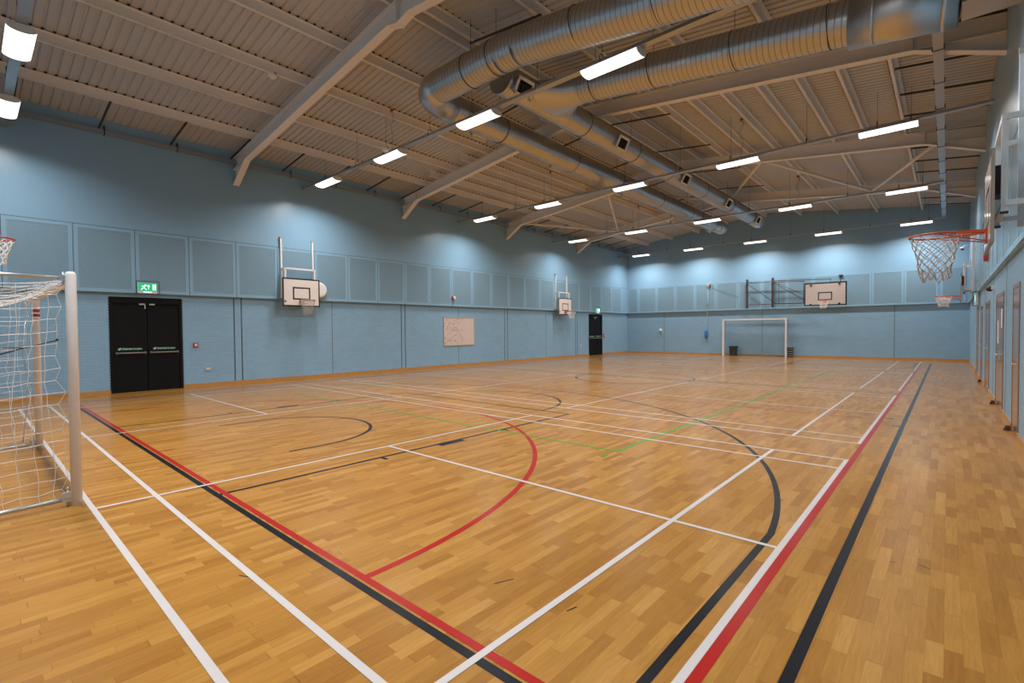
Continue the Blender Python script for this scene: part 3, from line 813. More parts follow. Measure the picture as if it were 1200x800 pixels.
def duct_hangers(parent, pts, r, along='y'):
    for (x, y, z) in pts:
        h = MB()
        h.tube([(x, y, z + r), (x, y, sheet_z(x) - 0.03)], 0.005, 6)
        ax = 'y' if along == 'y' else 'x'
        ring = [(x + (r+.006)*math.cos(2*PI*q/32), y, z + (r+.006)*math.sin(2*PI*q/32)) if ax == 'y' else (x, y + (r+.006)*math.cos(2*PI*q/32), z + (r+.006)*math.sin(2*PI*q/32)) for q in range(32)]
        h.tube(ring, 0.007, 6, closed=True)
        h.build('hanger', 'darksteel', parent)
RA, RB_, RBR1, RBR2 = 0.316, 0.31, 0.325, 0.315
YA = 6.90; xa0, za0 = -8.80, 6.76; xa1, za1 = -8.78, 6.70
tA = thing('ventilation_duct', 'round galvanised duct that elbows from across the hall and runs left of the ridge', 'duct', (xa0, 16, 6.7), 'ventilation ducts')
d = MB(); lathe_path(d, [(xa0 + 0.06, YA + 0.75, za0), (xa1 + 0.06, 25.2, za1)], RA, ridge=0.004); d.build('main_run', ['duct', 'seam'], tA)
d = MB(); lathe_path(d, [(xa1 + 0.06, 25.2, za1), (xa1 + 0.06, 26.0, za1)], RA + 0.006, ridge=0); d.build('end_piece', 'duct_smooth', tA)
d = MB(); lathe_path(d, bend((xa0 + 0.66, YA, za0), (xa0 + 0.06, YA + 0.80, za0), (xa0 + 0.04, YA - 0.02, za0), 5), [RBR1 + .006]*3 + [RA + 0.012]*3); d.build('elbow', 'duct_smooth', tA)
d = MB(); lathe_path(d, [(xa0 + 0.62, YA, za0), (-6.35, YA, za0), (-5.9, YA, za0 - 0.02), (XR - OVR, YA, za0 - 0.02 - 0.145*6.5)], RBR1, ridge=0.004); d.build('branch_run', ['duct', 'seam'], tA)
for y in (7.75 + 1.1, 12.1, 16.4, 20.75, 24.9): 
    f = (y - YA) / (25.6 - YA); duct_grille(tA, y, -1, xa0 + 0.06 + (xa1 - xa0) * f, za0 + (za1 - za0) * f, RA)
duct_hangers(tA, [(xa0 + 0.06 + (xa1 - xa0) * (y - YA) / 18.7, y, za0 + (za1 - za0) * (y - YA) / 18.7) for y in (9.4, 12.6, 15.4, 18.6, 21.6, 24.6)], RA)
duct_hangers(tA, [(-7.2, YA, za0), (-6.5, YA, za0), (-4.6, YA, za0 - 0.2), (-3.2, YA, za0 - 0.4)], RBR1, 'x')
YB = 9.0; xb, zb = -7.00, 6.79
tB = thing('ventilation_duct', 'round galvanised duct with four louvred grilles running right of the ridge', 'duct', (xb, 16, 6.7), 'ventilation ducts')
d = MB(); lathe_path(d, [(xb, 7.55, zb), (xb, 25.0, zb)], RB_, ridge=0.004); d.build('main_run', ['duct', 'seam'], tB)
d = MB(); lathe_path(d, [(xb, 25.0, zb), (xb, 26.1, zb)], RB_ + 0.006); d.build('end_piece', 'duct_smooth', tB)
d = MB(); lathe_path(d, [(-5.95, YB, zb - 0.02), (-1.10, YB, zb - 0.02 - 0.130*4.85)], RBR2, ridge=0.004); d.build('branch_run', ['duct', 'seam'], tB)
# shoe piece where the branch meets the main run: widens from the branch to the flank of the main duct
d = MB(); o = 0; n = 36
for (x, sx, rz_) in ((-5.93, RBR2 + 0.008, RBR2 + 0.008), (-6.20, RBR2 + 0.02, RBR2 + 0.004), (-6.70, 0.78, 0.29), (-7.0, 0.98, 0.24)):
    for j in range(n):
        a = 2*PI*j/n; d.v.append((x, YB + sx*math.cos(a), zb - 0.02 + rz_*math.sin(a)))
for i in range(3):
    for j in range(n):
        d.f.append([i*n+j, i*n+(j+1)%n, (i+1)*n+(j+1)%n, (i+1)*n+j]); d.mi.append(0); d.sm.append(True)
d.build('tee_piece', 'duct_smooth', tB)
zs0 = zb - 0.02 - 0.130*4.85
d = MB(); lathe_path(d, [(-1.12, YB, zs0 + 0.002), (0.10, YB, zs0 - 0.155)], 0.385); s_ = d.build('silencer', 'duct_smooth', tB)
for x in (-0.83, -0.04):
    d = MB(); zz = zs0 - 0.13*(x + 1.1); lathe_path(d, [(x - 0.02, YB, zz + .0026), (x + 0.02, YB, zz - .0026)], 0.392); d.build('clamp_band', 'galv', s_)
d = MB(); zz = zs0 - 0.13*1.25; d.box(0.10, XR, YB - 0.27, YB + 0.27, zz - 0.22, zz + 0.30); d.build('wall_spigot', 'duct', tB)
for y in (7.95, 12.1, 16.45, 20.8, 24.95): duct_grille(tB, y, 1, xb, zb, RB_)
duct_hangers(tB, [(xb, y, zb) for y in (10.6, 13.2, 15.6, 18.6, 21.6, 24.6)], RB_)
duct_hangers(tB, [(x, YB, zb - 0.02 - 0.13*(x + 5.95)) for x in (-5.6, -4.3, -2.8, -1.4)], RBR2, 'x')

# ------------------------------------------------------------------ smoke detectors under purlins
for x, y, lb in ((-11.2, 4.67, 'white smoke detector under a purlin before the first roof beam'), (-10.75, 7.25, 'white smoke detector under the light trunking beside the duct elbow')):
    z = purlin_z(x) if y < 5 else ZT0
    t = thing('smoke_detector', lb, 'smoke detector', (x, y, z - 0.1))
    d = MB(); d.disc((x, y, z - 0.03), 0.085, h=0.06); d.build('base', 'white', t)
    d = MB(); d.ball((x, y, z - 0.06), 0.07, sz=0.6); d.build('sensor', 'white', t)
    d = MB(); d.ball((x + 0.06, y + .03, z + 0.0), 0.03); d.build('red_clip', 'redcord', t)

# ------------------------------------------------------------------ practice basketball goals on the side walls
def net_cords(mb, c, r0, r1, hgt, rows, n, cord, seed=1, ragged=0.0, wob=0.012):
    """diamond-mesh net hanging from a ring centre c"""
    rnd = random.Random(seed); c = Vector(c); ring = []
    for k in range(rows + 1):
        f = k / rows; r = r0 + (r1 - r0) * (f ** 0.75); row = []
        for j in range(n):
            a = 2*PI*(j + 0.5*(k % 2))/n
            zz = -hgt * f - (rnd.random()*ragged if k == rows else 0)
            row.append(c + Vector((r*math.cos(a) + rnd.uniform(-wob, wob)*f, r*math.sin(a) + rnd.uniform(-wob, wob)*f, zz)))
        ring.append(row)
    for k in range(rows):
        for j in range(n):
            a = ring[k][j]
            if k % 2 == 0: bs = (ring[k+1][j], ring[k+1][(j-1) % n])
            else: bs = (ring[k+1][j], ring[k+1][(j+1) % n])
            for b in bs: mb.tube([a, (a+b)/2 + Vector((0,0,-0.004)), b], cord, 4, cap=False)
    for k in range(1, rows):
        for j in range(n): mb.ball(ring[k][j], cord*1.7, n=4)
    return mb
def practice_goal(label, group, rim='rim', net='netdirty', board_edge=True, sticker=True, net_seed=3, cord=0.004, netlen=0.42):
    """local axes: wall face at x=0, hall towards +x, board centred on y=0"""
    t = thing('practice_basketball_goal', label, 'basketball goal', (0,0,0), group)
    fx, bx = 0.33, 0.425
    for s in (-1, 1):
        p = MB(); p.box(OV + 0.02, OV + 0.07, s*0.515 - 0.025, s*0.515 + 0.025, 2.64, 4.54); q = p.build('wall_post', 'frame_white', t)
        c = MB(); c.box(OV + 0.015, OV + 0.075, s*0.515 - 0.032, s*0.515 + 0.032, 4.52, 4.58); c.build('post_cap', 'boardedge', q)
    f = MB()
    for s in (-1, 1):
        f.box(fx - 0.025, fx + 0.025, s*0.475 - 0.025, s*0.475 + 0.025, 2.66, 3.60)
        for z in (3.57, 2.74): f.box(OV + 0.06, fx, s*0.50 - 0.02, s*0.50 + 0.02, z - 0.025, z + 0.025)
    for z in (3.575, 2.72): f.box(fx - 0.025, fx + 0.025, -0.475, 0.475, z - 0.025, z + 0.025)
    f.build('slide_frame', 'frame_white', t)
    for s in (-1, 1):
        k = MB(); k.box(fx - 0.03, fx + 0.03, s*0.475 - 0.03, s*0.475 + 0.03, 2.645, 2.662); k.build('end_cap', 'darksteel', t)
    k = MB(); k.box(fx - 0.02, bx - 0.02, -0.14, 0.14, 2.90, 3.20); o = k.build('adjuster_block', 'maroon', t); o['label'] = 'dark maroon block behind the board'
    b = MB(); hw, z0, z1 = 0.608, 2.365, 3.265
    b.box(bx - 0.022, bx, -hw, hw, z0, z1, 1); bo = b.build('backboard', ['board', 'boardedge'], t)
    b = MB(); b.box(bx, bx + 0.003, -hw + 0.002, hw - 0.002, z0 + 0.002, z1 - 0.002); b.build('board_face', 'board', bo)
    l = MB(); w = 0.042; x0, x1 = bx + 0.003, bx + 0.0045
    l.box(x0, x1, -hw, hw, z0, z0 + w); l.box(x0, x1, -hw, hw, z1 - w, z1); l.box(x0, x1, -hw, -hw + w, z0 + w, z1 - w); l.box(x0, x1, hw - w, hw, z0 + w, z1 - w)
    iw, i0, i1 = 0.285, 2.585, 2.985; w = 0.045
    l.box(x0, x1, -iw, iw, i0, i0 + w); l.box(x0, x1, -iw, iw, i1 - w, i1); l.box(x0, x1, -iw, -iw + w, i0 + w, i1 - w); l.box(x0, x1, iw - w, iw, i0 + w, i1 - w)
    l.build('board_markings', 'boardline', bo)
    if sticker:
        s = MB(); s.box(x0, x1, -hw + 0.075, -hw + 0.115, z0 + 0.12, z0 + 0.19, 0); s.box(x0, x1, -hw + 0.05, -hw + 0.075, z0 + 0.12, z0 + 0.19, 1)
        s.build('board_sticker', ['bluetoggle', 'redbox'], bo)
    cx, cz, R_ = bx + 0.15 + 0.225 + 0.045, 2.56, 0.228
    r = MB(); r.tube([(cx + R_*math.cos(2*PI*j/40), R_*math.sin(2*PI*j/40), cz) for j in range(40)], 0.010, 8, closed=True)
    r.box(bx + 0.005, bx + 0.018, -0.085, 0.085, cz - 0.13, cz + 0.03)
    for s in (-1, 1):
        r.beam((bx + 0.015, s*0.07, cz - 0.005), (cx - R_*0.72, s*0.155, cz - 0.005), 0.018, 0.030)
        r.tube([(bx + 0.015, s*0.06, cz - 0.11), (cx - R_*0.15, s*R_*0.98, cz - 0.014)], 0.007, 6)
        r.tube([(bx + 0.015, -s*0.06, cz - 0.01), (cx - R_*0.55, s*R_*0.80, cz - 0.008)], 0.006, 6)
    ro = r.build('hoop', rim, t)
    hk = MB()
    for j in range(12):
        a = 2*PI*(j)/12; p = Vector((cx + R_*math.cos(a), R_*math.sin(a), cz))
        hk.tube([p + Vector((0,0,-0.008)), p + Vector((-0.008*math.cos(a), -0.008*math.sin(a), -0.022)), p + Vector((-0.014*math.cos(a), -0.014*math.sin(a), -0.008))], 0.003, 4)
    hk.build('net_hook', rim, ro)
    n = MB(); net_cords(n, (cx, 0, cz - 0.015), R_ - 0.004, 0.125, netlen, 9, 12, cord, net_seed, 0.05, 0.018)
    n.build('net', net, t)
    return t
PG = 'practice basketball goals on the side walls'
g = practice_goal('white basketball board beside a round white disc, nearer one on the left wall', PG, 'boardedge', 'netdirty', net_seed=5); g.location = (XL, 7.285, 0)
g = practice_goal('white basketball board with orange hoop beyond the whiteboard, on the left wall', PG, 'rim', 'netwhite', net_seed=8, netlen=0.36); g.location = (XL, 21.87, 0)
g = practice_goal('large orange hoop with tan net and edge-on board, near right', PG, 'rim', 'netdirty', net_seed=11, cord=0.0045, netlen=0.46); g.location = (XR, 7.25, 0); g.rotation_euler = (0, 0, PI)
g = practice_goal('small orange hoop with white net far along the right wall', PG, 'rim', 'netwhite', net_seed=13, cord=0.006, netlen=0.30); g.location = (XR, 21.9, 0); g.rotation_euler = (0, 0, PI)

# ------------------------------------------------------------------ main goals folded against the end walls
def main_goal(label, net):
    """local axes: end wall face at y=0, hall towards -y; posts about x=0, board folded out to +x"""
    t = thing('folded_basketball_goal', label, 'basketball goal', (0,0,0), 'folded main basketball goals')
    for x in (-0.645, 0.645):
        p = MB(); p.box(x - 0.04, x + 0.04, -0.22, -0.12, 2.68, 4.28); po = p.build('hinge_post', 'frame_brown', t)
        for z in (2.74, 4.2):
            q = MB(); q.box(x - 0.05, x + 0.05, -0.13, -0.08, z - 0.04, z + 0.04); q.build('post_bracket', 'frame_brown', po)
    def arm(y, xa, xb, zt, mid):
        a = MB()
        a.tube([(xa, y, zt), (xb, y, zt - 0.10)], 0.018, 8); a.tube([(xa, y, 2.86), (xb, y, 2.84)], 0.018, 8)
        a.tube([(xa, y, zt - 0.02), (xa + mid, y, 2.86)], 0.016, 8)
        a.tube([(xb - 0.06, y, zt - 0.1), (xb - 0.06, y, 2.84)], 0.014, 8)
        return a
    a = arm(-0.27, -0.645, 2.2, 4.08, 1.50); a.tube([(0.98, -0.27, 4.02), (0.98, -0.27, 2.85)], 0.014, 8); a.build('swing_arm', 'frame_brown', t)
    a = arm(-0.42, 0.645, 3.4, 4.09, 1.75); a.tube([(0.70, -0.46, 4.06), (2.35, -0.46, 3.18)], 0.014, 8); a.build('swing_arm', 'frame_brown', t)
    bx0, bx1, z0, z1, y = 2.30, 4.10, 2.655, 3.80, -0.92
    k = MB(); k.box(2.6, 3.8, y + 0.05, y + 0.09, 2.95, 3.0); k.box(2.6, 3.8, y + 0.05, y + 0.09, 3.45, 3.5)
    for x in (2.62, 3.6): k.box(x, x + 0.05, y + 0.05, -0.40, 2.95, 3.0); k.box(x, x + 0.05, y + 0.05, -0.40, 3.45, 3.5)
    k.build('board_carrier', 'frame_brown', t)
    b = MB(); b.box(bx0, bx1, y, y + 0.03, z0, z1); bo = b.build('backboard', 'board', t)
    l = MB(); w = 0.05; ya, yb = y - 0.003, y
    l.box(bx0 - .004, bx1 + .004, ya, y + 0.034, z0 - .004, z0 + w); l.box(bx0 - .004, bx1 + .004, ya, y + 0.034, z1 - w, z1 + .004)
    l.box(bx0 - .004, bx0 + w, ya, y + 0.034, z0 + w, z1 - w); l.box(bx1 - w, bx1 + .004, ya, y + 0.034, z0 + w, z1 - w)
    xc = (bx0 + bx1)/2; l.box(xc - 0.30, xc + 0.30, ya, yb, 2.92, 2.965); l.box(xc - 0.30, xc + 0.30, ya, yb, 3.28, 3.325); l.box(xc - 0.30, xc - 0.255, ya, yb, 2.965, 3.28); l.box(xc + 0.255, xc + 0.30, ya, yb, 2.965, 3.28)
    l.build('board_markings', 'boardline', bo)
    h = MB()
    for x, z in ((bx0 + 0.30, z1 - 0.12), (bx1 - 0.30, z1 - 0.10), (bx0 + 0.28, z0 + 0.06), (bx1 - 0.30, z0 + 0.08)): h.box(x - 0.045, x + 0.045, y - 0.012, y, z - 0.035, z + 0.035)
    h.build('board_fixings', 'boardline', bo)
    cy, cz, R_ = y - 0.15 - 0.228, 2.905, 0.228
    r = MB(); r.tube([(xc + R_*math.cos(2*PI*j/40), cy + R_*math.sin(2*PI*j/40), cz) for j in range(40)], 0.011, 8, closed=True)
    r.box(xc - 0.09, xc + 0.09, y - 0.016, y - 0.003, cz - 0.12, cz + 0.04)
    for s in (-1, 1):
        r.beam((xc + s*0.07, y - 0.01, cz - 0.005), (xc + s*0.12, cy + R_*0.86, cz - 0.005), 0.02, 0.03)
        r.tube([(xc + s*0.06, y - 0.01, cz - 0.10), (xc + s*R_*0.95, cy + 0.05, cz - 0.014)], 0.007, 6)
    r.build('hoop', 'rimred', t)
    n = MB(); net_cords(n, (xc, cy, cz - 0.015), R_ - 0.004, 0.12, 0.36, 6, 12, 0.006, 21, 0.06); n.build('net', net, t)
    return t
g = main_goal('wide white basketball board on brown folding arms, on the far wall', 'netwhite'); g.location = (-7.77, YF - OV, 0)
g = main_goal('red hoop with white net cut off by the left edge of the photo', 'netwhite'); g.location = (-7.77, YN + OV, 0.12); g.rotation_euler = (0, 0, PI)

# ------------------------------------------------------------------ five-a-side goals
def cord_grid(mb, f, nu, nv, r, sides=4, seed=0, wob=0.0):
    rnd = random.Random(seed)
    P = [[f(i/nu, j/nv) + Vector((rnd.uniform(-wob,wob), rnd.uniform(-wob,wob), rnd.uniform(-wob,wob))) * (1 if 0 < i < nu and 0 < j < nv else 0) for j in range(nv+1)] for i in range(nu+1)]
    for i in range(nu+1): mb.tube(P[i], r, sides, cap=False)
    for j in range(nv+1): mb.tube([P[i][j] for i in range(nu+1)], r, sides, cap=False)
    return P
def near_goal():
    x0, x1, y, H = -9.134, -5.862, 0.645, 2.10
    t = thing('goal', 'large white football goal with slack white net, cut off at the left edge', 'goal', ((x0+x1)/2, y, 0))
    for x in (x1, x0):
        p = MB(); n = 24; R_ = 0.040
        pts = [(x, y, 0.0), (x, y, H - 0.03), (x, y, H - 0.012), (x, y, H)]
        p.tube(pts, [R_, R_, R_*0.88, R_*0.55], n); po = p.build('goal_post', 'whitegoal', t)
        if x == x0:
            s = MB()
            for zz in (1.84, 1.78): s.tube([(x, y, zz), (x, y, zz + 0.035)], R_ + 0.0015, 16)
            s.build('red_label', 'redbox', po)
    c = MB(); c.box(x0 + 0.035, x1 - 0.035, y - 0.04, y + 0.04, H - 0.10, H - 0.02)
    cb = c.build('crossbar', 'whitegoal', t)
    c = MB()
    for q in range(14):
        xx = x0 + 0.2 + q * 0.22; c.box(xx, xx + 0.03, y - 0.042, y - 0.038, H - 0.075, H - 0.055)
    c.build('net_slots', 'darksteel', cb)
    D_ = 1.0; yb = y - D_
    for x in (x1, x0):
        s = MB(); s.tube([(x, y - 0.03, H - 0.055), (x, y - 0.55, H - 0.055), (x, yb - .02, H - 0.06)], 0.016, 10); s.build('top_arm', 'galv', t)
        s = MB(); s.tube([(x, y - 0.03, 0.075), (x, yb - 0.1, 0.035)], 0.019, 10); so = s.build('ground_arm', 'galv', t)
        k = MB(); k.box(x - 0.018, x + 0.018, y - 0.10, y - 0.035, 0.05, 0.13); k.tube([(x, y - 0.06, 0.0), (x, y - 0.06, 0.16)], 0.009, 8); k.ball((x, y - 0.06, 0.165), 0.014, n=8); k.build('clamp', 'chrome', so)
        k = MB(); k.box(x - 0.014, x + 0.014, y - 0.075, y - 0.035, H - 0.085, H - 0.03); k.tube([(x, y - 0.05, H - 0.12), (x, y - 0.05, H - 0.005)], 0.007, 8); k.build('clamp', 'galv', t)
    s = MB(); s.tube([(x0, yb, H - 0.06), (x1, yb, H - 0.06)], 0.016, 8); s.tube([(x0, yb - .1, 0.035), (x1, yb - .1, 0.035)], 0.018, 8); s.build('back_bar', 'galv', t)
    # net: two sides, sagging roof, back
    nt = MB()
    def side(x):
        def f(u, v):
            yy = y - 0.045 - u * (D_ - 0.05); z = 0.06 + v * (H - 0.16)
            bow = math.sin(PI*v) * 0.05 + 0.03*math.sin(9*v + 3*u)
            edge = 0.06 * abs(math.sin(v * 8.0 * PI)) * (1 if u == 0 else 0.25)
            return Vector((x + (bow if x < -8 else -bow)*u, yy - edge + 0.02*math.sin(7*v+5*u), z - 0.03*math.sin(PI*u)))
        return f
    cord_grid(nt, side(x1), 9, 18, 0.0024, 4, 3, 0.010)
    cord_grid(nt, side(x0), 9, 18, 0.0024, 4, 4, 0.010)
    def top(u, v):
        xx = x0 + 0.05 + u * (x1 - x0 - 0.1); yy = y - 0.04 - v * (D_ - 0.05)
        return Vector((xx, yy, H - 0.075 - 0.16 * math.sin(PI * v) * (0.35 + 0.65*math.sin(PI*u)) - 0.09 * math.sin(PI*u)*v))
    cord_grid(nt, top, 27, 9, 0.0024, 4, 5, 0.012)
    def back(u, v):
        xx = x0 + u * (x1 - x0); z = 0.05 + v * (H - 0.12)
        return Vector((xx, yb + 0.10*math.sin(PI*v)*math.sin(PI*u), z))
    cord_grid(nt, back, 27, 17, 0.0024, 4, 6, 0.010)
    # loose gathered cord under the crossbar
    for q in range(5):
        nt.tube([(x0 + (x1-x0)*i/12, y - 0.03 - 0.02*q - 0.06*math.sin(PI*i/12), H - 0.11 - 0.02*q - 0.02*math.sin(PI*i/12*(2+q))) for i in range(13)], 0.004, 4)
    nt.build('net', 'netwhite', t)
    s = MB(); s.tube([(x1 + 0.0, y - 0.10, 1.49), (x1 - 0.03, y - 0.30, 1.43), (x1 - 0.05, y - 0.62, 1.32)], 0.006, 6); s.ball((x1, y - 0.10, 1.495), 0.012, n=6)
    s.tube([(x1 - .0, y - .30, 1.43), (x1 - 0.02, y - 0.62, 1.44)], 0.004, 6)
    o = s.build('net_strap', 'darksteel', t); o['label'] = 'black elastic strap'
    s = MB(); s.tube([(x0 + .02, y - 0.10, 1.75), (x0 + .03, y - 0.14, 1.3), (x0 + .02, y - 0.09, 0.9), (x0 + .03, y - 0.12, 0.5), (x0 + .02, y - 0.16, 0.12), (x0 + 0.0, y - 0.3, 0.10)], 0.006, 6)
    s.build('hanging_cord', 'galv', t)
near_goal()
def far_goal():
    x0, x1, y, H = -9.591, -6.385, 28.93, 2.08; yb = 29.36
    t = thing('goal', 'small white football goal with fine grey net against the far wall', 'goal', ((x0+x1)/2, y, 0))
    for x in (x0, x1):
        p = MB(); p.box(x - 0.04, x + 0.04, y - 0.04, y + 0.04, 0, H); p.build('goal_post', 'whitegoal', t)
        p = MB(); p.tube([(x, y + 0.03, H - 0.04), (x, yb, H - 0.08), (x, yb, 0.03), (x, y + 0.03, 0.03)], 0.02, 8); p.build('back_stay', 'galv', t)
    c = MB(); c.box(x0 + 0.04, x1 - 0.04, y - 0.04, y + 0.04, H - 0.08, H); c.build('crossbar', 'whitegoal', t)
    c = MB(); c.tube([(x0, yb, 0.035), (x1, yb, 0.035)], 0.02, 8); c.build('ground_bar', 'boardedge', t)
    n = MB()
    def back(u, v): return Vector((x0 + u*(x1-x0), yb - 0.04 - 0.10*math.sin(PI*u)*math.sin(PI*v), 0.05 + v*(H-0.14) - 0.06*math.sin(PI*u)*v))
    cord_grid(n, back, 30, 19, 0.004, 4)
    for x in (x0, x1):
        cord_grid(n, lambda u, v: Vector((x, y + 0.04 + u*(yb-y-0.06), 0.05 + v*(H-0.14))), 4, 19, 0.004, 4)
    cord_grid(n, lambda u, v: Vector((x0 + u*(x1-x0), y + 0.04 + v*(yb-y-0.08), H - 0.06 - 0.06*math.sin(PI*u)*v - 0.03*v)), 30, 4, 0.004, 4)
    n.build('net', 'netgrey', t)
far_goal()
# crates standing by the far goal
def crate(x, y, w, h, label, bands):
    t = thing('crate', label, 'crate', (x, y, 0))
    b = MB(); o = [(-w/2, -w/2), (w/2, -w/2), (w/2, w/2), (-w/2, w/2)]
    k = 0.88; vs = [(x + a*k, y + c*k*0.8, 0) for a, c in o] + [(x + a, y + c*0.8, h) for a, c in o] + [(x + a*.9, y + c*.72, h) for a, c in o] + [(x + a*.8, y + c*.64, 0.04) for a, c in o]
    b._add(vs, [(3,2,1,0)] + [(i, (i+1)%4, 4+(i+1)%4, 4+i) for i in range(4)] + [(4+i, 4+(i+1)%4, 8+(i+1)%4, 8+i) for i in range(4)] + [(8+i, 8+(i+1)%4, 12+(i+1)%4, 12+i) for i in range(4)] + [(12,13,14,15)])
    b.build('body', 'binblack', t)
    r = MB(); r.box(x - w/2 - .02, x + w/2 + .02, y - w*.4 - .02, y - w*.4 + .01, h - 0.05, h + 0.01); r.box(x - w/2 - .02, x + w/2 + .02, y + w*.4 - .01, y + w*.4 + .02, h - 0.05, h + 0.01)
    r.box(x - w/2 - .02, x - w/2 + .01, y - w*.4, y + w*.4, h - 0.05, h + 0.01); r.box(x + w/2 - .01, x + w/2 + .02, y - w*.4, y + w*.4, h - 0.05, h + 0.01); r.build('rim', 'binblack', t)
    for q in range(bands):
        g = MB(); z = 0.06 + (h - 0.14) * q / max(1, bands - 1); g.box(x - w/2*.99, x + w/2*.99, y - w*.4 - 0.012, y - w*.4 + 0.02, z, z + 0.03); g.build('band', 'boardedge', t)
crate(-9.13, 29.22, 0.36, 0.53, 'dark open crate inside the far goal, by its left post', 0)
crate(-6.23, 29.22, 0.24, 0.50, 'dark banded crate outside the far goal, behind its right post', 4)

# ------------------------------------------------------------------ exit signs
def exit_sign(label, loc, rz, w, h, col):
    """local: sign plate in the y-z plane facing +x"""
    t = thing('exit_sign', label, 'exit sign', (0,0,0), 'green exit signs')
    b = MB(); b.box(0.0, 0.05, -w/2 - 0.01, w/2 + 0.01, -h/2 - 0.06, h/2 + 0.01); b.build('housing', 'white', t)
    p = MB(); p.box(0.05, 0.056, -w/2, w/2, -h/2, h/2); pl = p.build('sign_plate', col, t)
    g = MB(); x0, x1 = 0.056, 0.058; S = h
    P = lambda pts: g.prism([(a*S, c*S) for a, c in pts], 'x', x0, x1)
    # running figure
    oy = -w/2/S + 0.55
    P([(oy+.16,.26),(oy+.24,.26),(oy+.24,.36),(oy+.16,.36)])
    P([(oy-.02,-.08),(oy+.10,-.12),(oy+.22,.22),(oy+.08,.24)])
    P([(oy-.30,-.34),(oy-.24,-.40),(oy+.06,-.10),(oy-.02,-.04)])
    P([(oy+.02,-.10),(oy+.12,-.12),(oy+.30,-.24),(oy+.36,-.36),(oy+.28,-.36),(oy+.20,-.26)])
    P([(oy-.26,.06),(oy-.20,.02),(oy+.10,.18),(oy+.08,.24)])
    P([(oy+.16,.18),(oy+.38,.30),(oy+.40,.24),(oy+.18,.08)])
    # arrow up
    P([(-.03+.10,-.28),(.04+.10,-.28),(.04+.10,.10),(-.03+.10,.10)]); P([(-.16+.10,.08),(.17+.10,.08),(.005+.10,.32)])
    # door
    oy = w/2/S - 0.28
    P([(oy-.18,-.36),(oy+.18,-.36),(oy+.18,.36),(oy-.18,.36)])
    g.build('sign_symbol', 'signwhite', pl)
    g = MB(); g.box(0.05, 0.056, -w*0.22, w*0.22, -h/2 - 0.05, -h/2 - 0.015); g.build('lamp_strip', 'signblue', t)
    c = MB(); W2, H0, H1, d = w/2 + 0.045, -h/2 - 0.075, h/2 + 0.055, 0.11
    for z in (H0, H1): c.tube([(0.01, -W2, z), (d, -W2, z), (d, W2, z), (0.01, W2, z)], 0.006, 6)
    for y in (-W2, W2): c.tube([(d, y, H0), (d, y, H1)], 0.006, 6)
    nb = 12
    for q in range(1, nb):
        y = -W2 + 2*W2*q/nb; c.tube([(0.01, y, H1), (d, y, H1), (d, y, H1 - 0.05)], 0.003, 4)
    c.build('wire_guard', 'cage', t)
    t.location = loc; t.rotation_euler = (0, 0, rz)
    return t
exit_sign('green lit exit sign with running figure above the near black door', (XL + OV + 0.018, 3.265, 2.765), 0, 0.40, 0.20, 'signgreen')
exit_sign('small teal lit exit sign above the far black door', (XL + OV + 0.018, 25.62, 2.72), 0, 0.40, 0.24, 'signteal')
exit_sign('caged exit sign seen edge-on above the right wall doors', (XR - OVR, 20.9, 2.42), PI, 0.42, 0.30, 'signteal')

# ------------------------------------------------------------------ small wall fittings
def box_thing(name, label, cat, x, y, z, w, h, d, m, m2, group=None):
    t = thing(name, label, cat, (x, y, z), group)
    b = MB(); b.box(x, x + d, y - w/2, y + w/2, z - h/2, z + h/2); b.build('housing', m, t)
    b = MB(); s = 1 if d > 0 else -1; b.box(x + d, x + d + s*0.004, y - w*0.28, y + w*0.28, z - h*0.25, z + h*0.28); b.build('front_plate', m2, t)
    return t
box_thing('fire_call_point', 'red fire call point right of the near black door', 'fire alarm', XL, 4.385, 1.20, 0.105, 0.13, 0.05, 'redbox', 'paper', 'red call points')
box_thing('fire_call_point', 'red fire call point right of the far black door', 'fire alarm', XL, 26.58, 1.16, 0.12, 0.22, 0.05, 'redbox', 'paper', 'red call points')
box_thing('power_socket', 'small metal power socket low on the wall below the near call point', 'socket', XL, 4.685, 0.50, 0.15, 0.085, 0.02, 'chrome', 'paper', 'power sockets')
box_thing('power_socket', 'white power socket low on the wall left of the far black door', 'socket', XL, 24.0, 0.62, 0.10, 0.15, 0.03, 'white', 'stopbrown', 'power sockets')
t = thing('alarm_sounder', 'red and white alarm sounder on the left wall panels above the whiteboard', 'fire alarm', (XL + OV, 14.0, 2.95))
b = MB(); b.tube([(XL + OV + .018, 14.0, 2.95), (XL + OV + 0.07, 14.0, 2.95)], 0.075, 16); b.build('base', 'redbox', t)
b = MB(); b.tube([(XL + OV + 0.06, 14.03, 2.96), (XL + OV + 0.13, 14.05, 2.96)], 0.07, 16); b.build('lens', 'paper', t)
t = thing('round_wall_disc', 'round white disc on the left wall beside the nearer basketball board', 'wall disc', (XL + OV, 7.97, 2.94))
b = MB(); cxx = XL + OV + 0.018
b.tube([(cxx, 7.97, 2.94), (cxx + 0.12, 7.97, 2.94), (cxx + 0.17, 7.97, 2.94), (cxx + 0.19, 7.97, 2.94)], [0.27, 0.27, 0.25, 0.20], 32); b.build('body', 'white', t)
b = MB(); b.tube([(cxx + 0.19, 7.97, 2.94), (cxx + 0.195, 7.97, 2.94)], 0.19, 32); b.build('front', 'white', t)
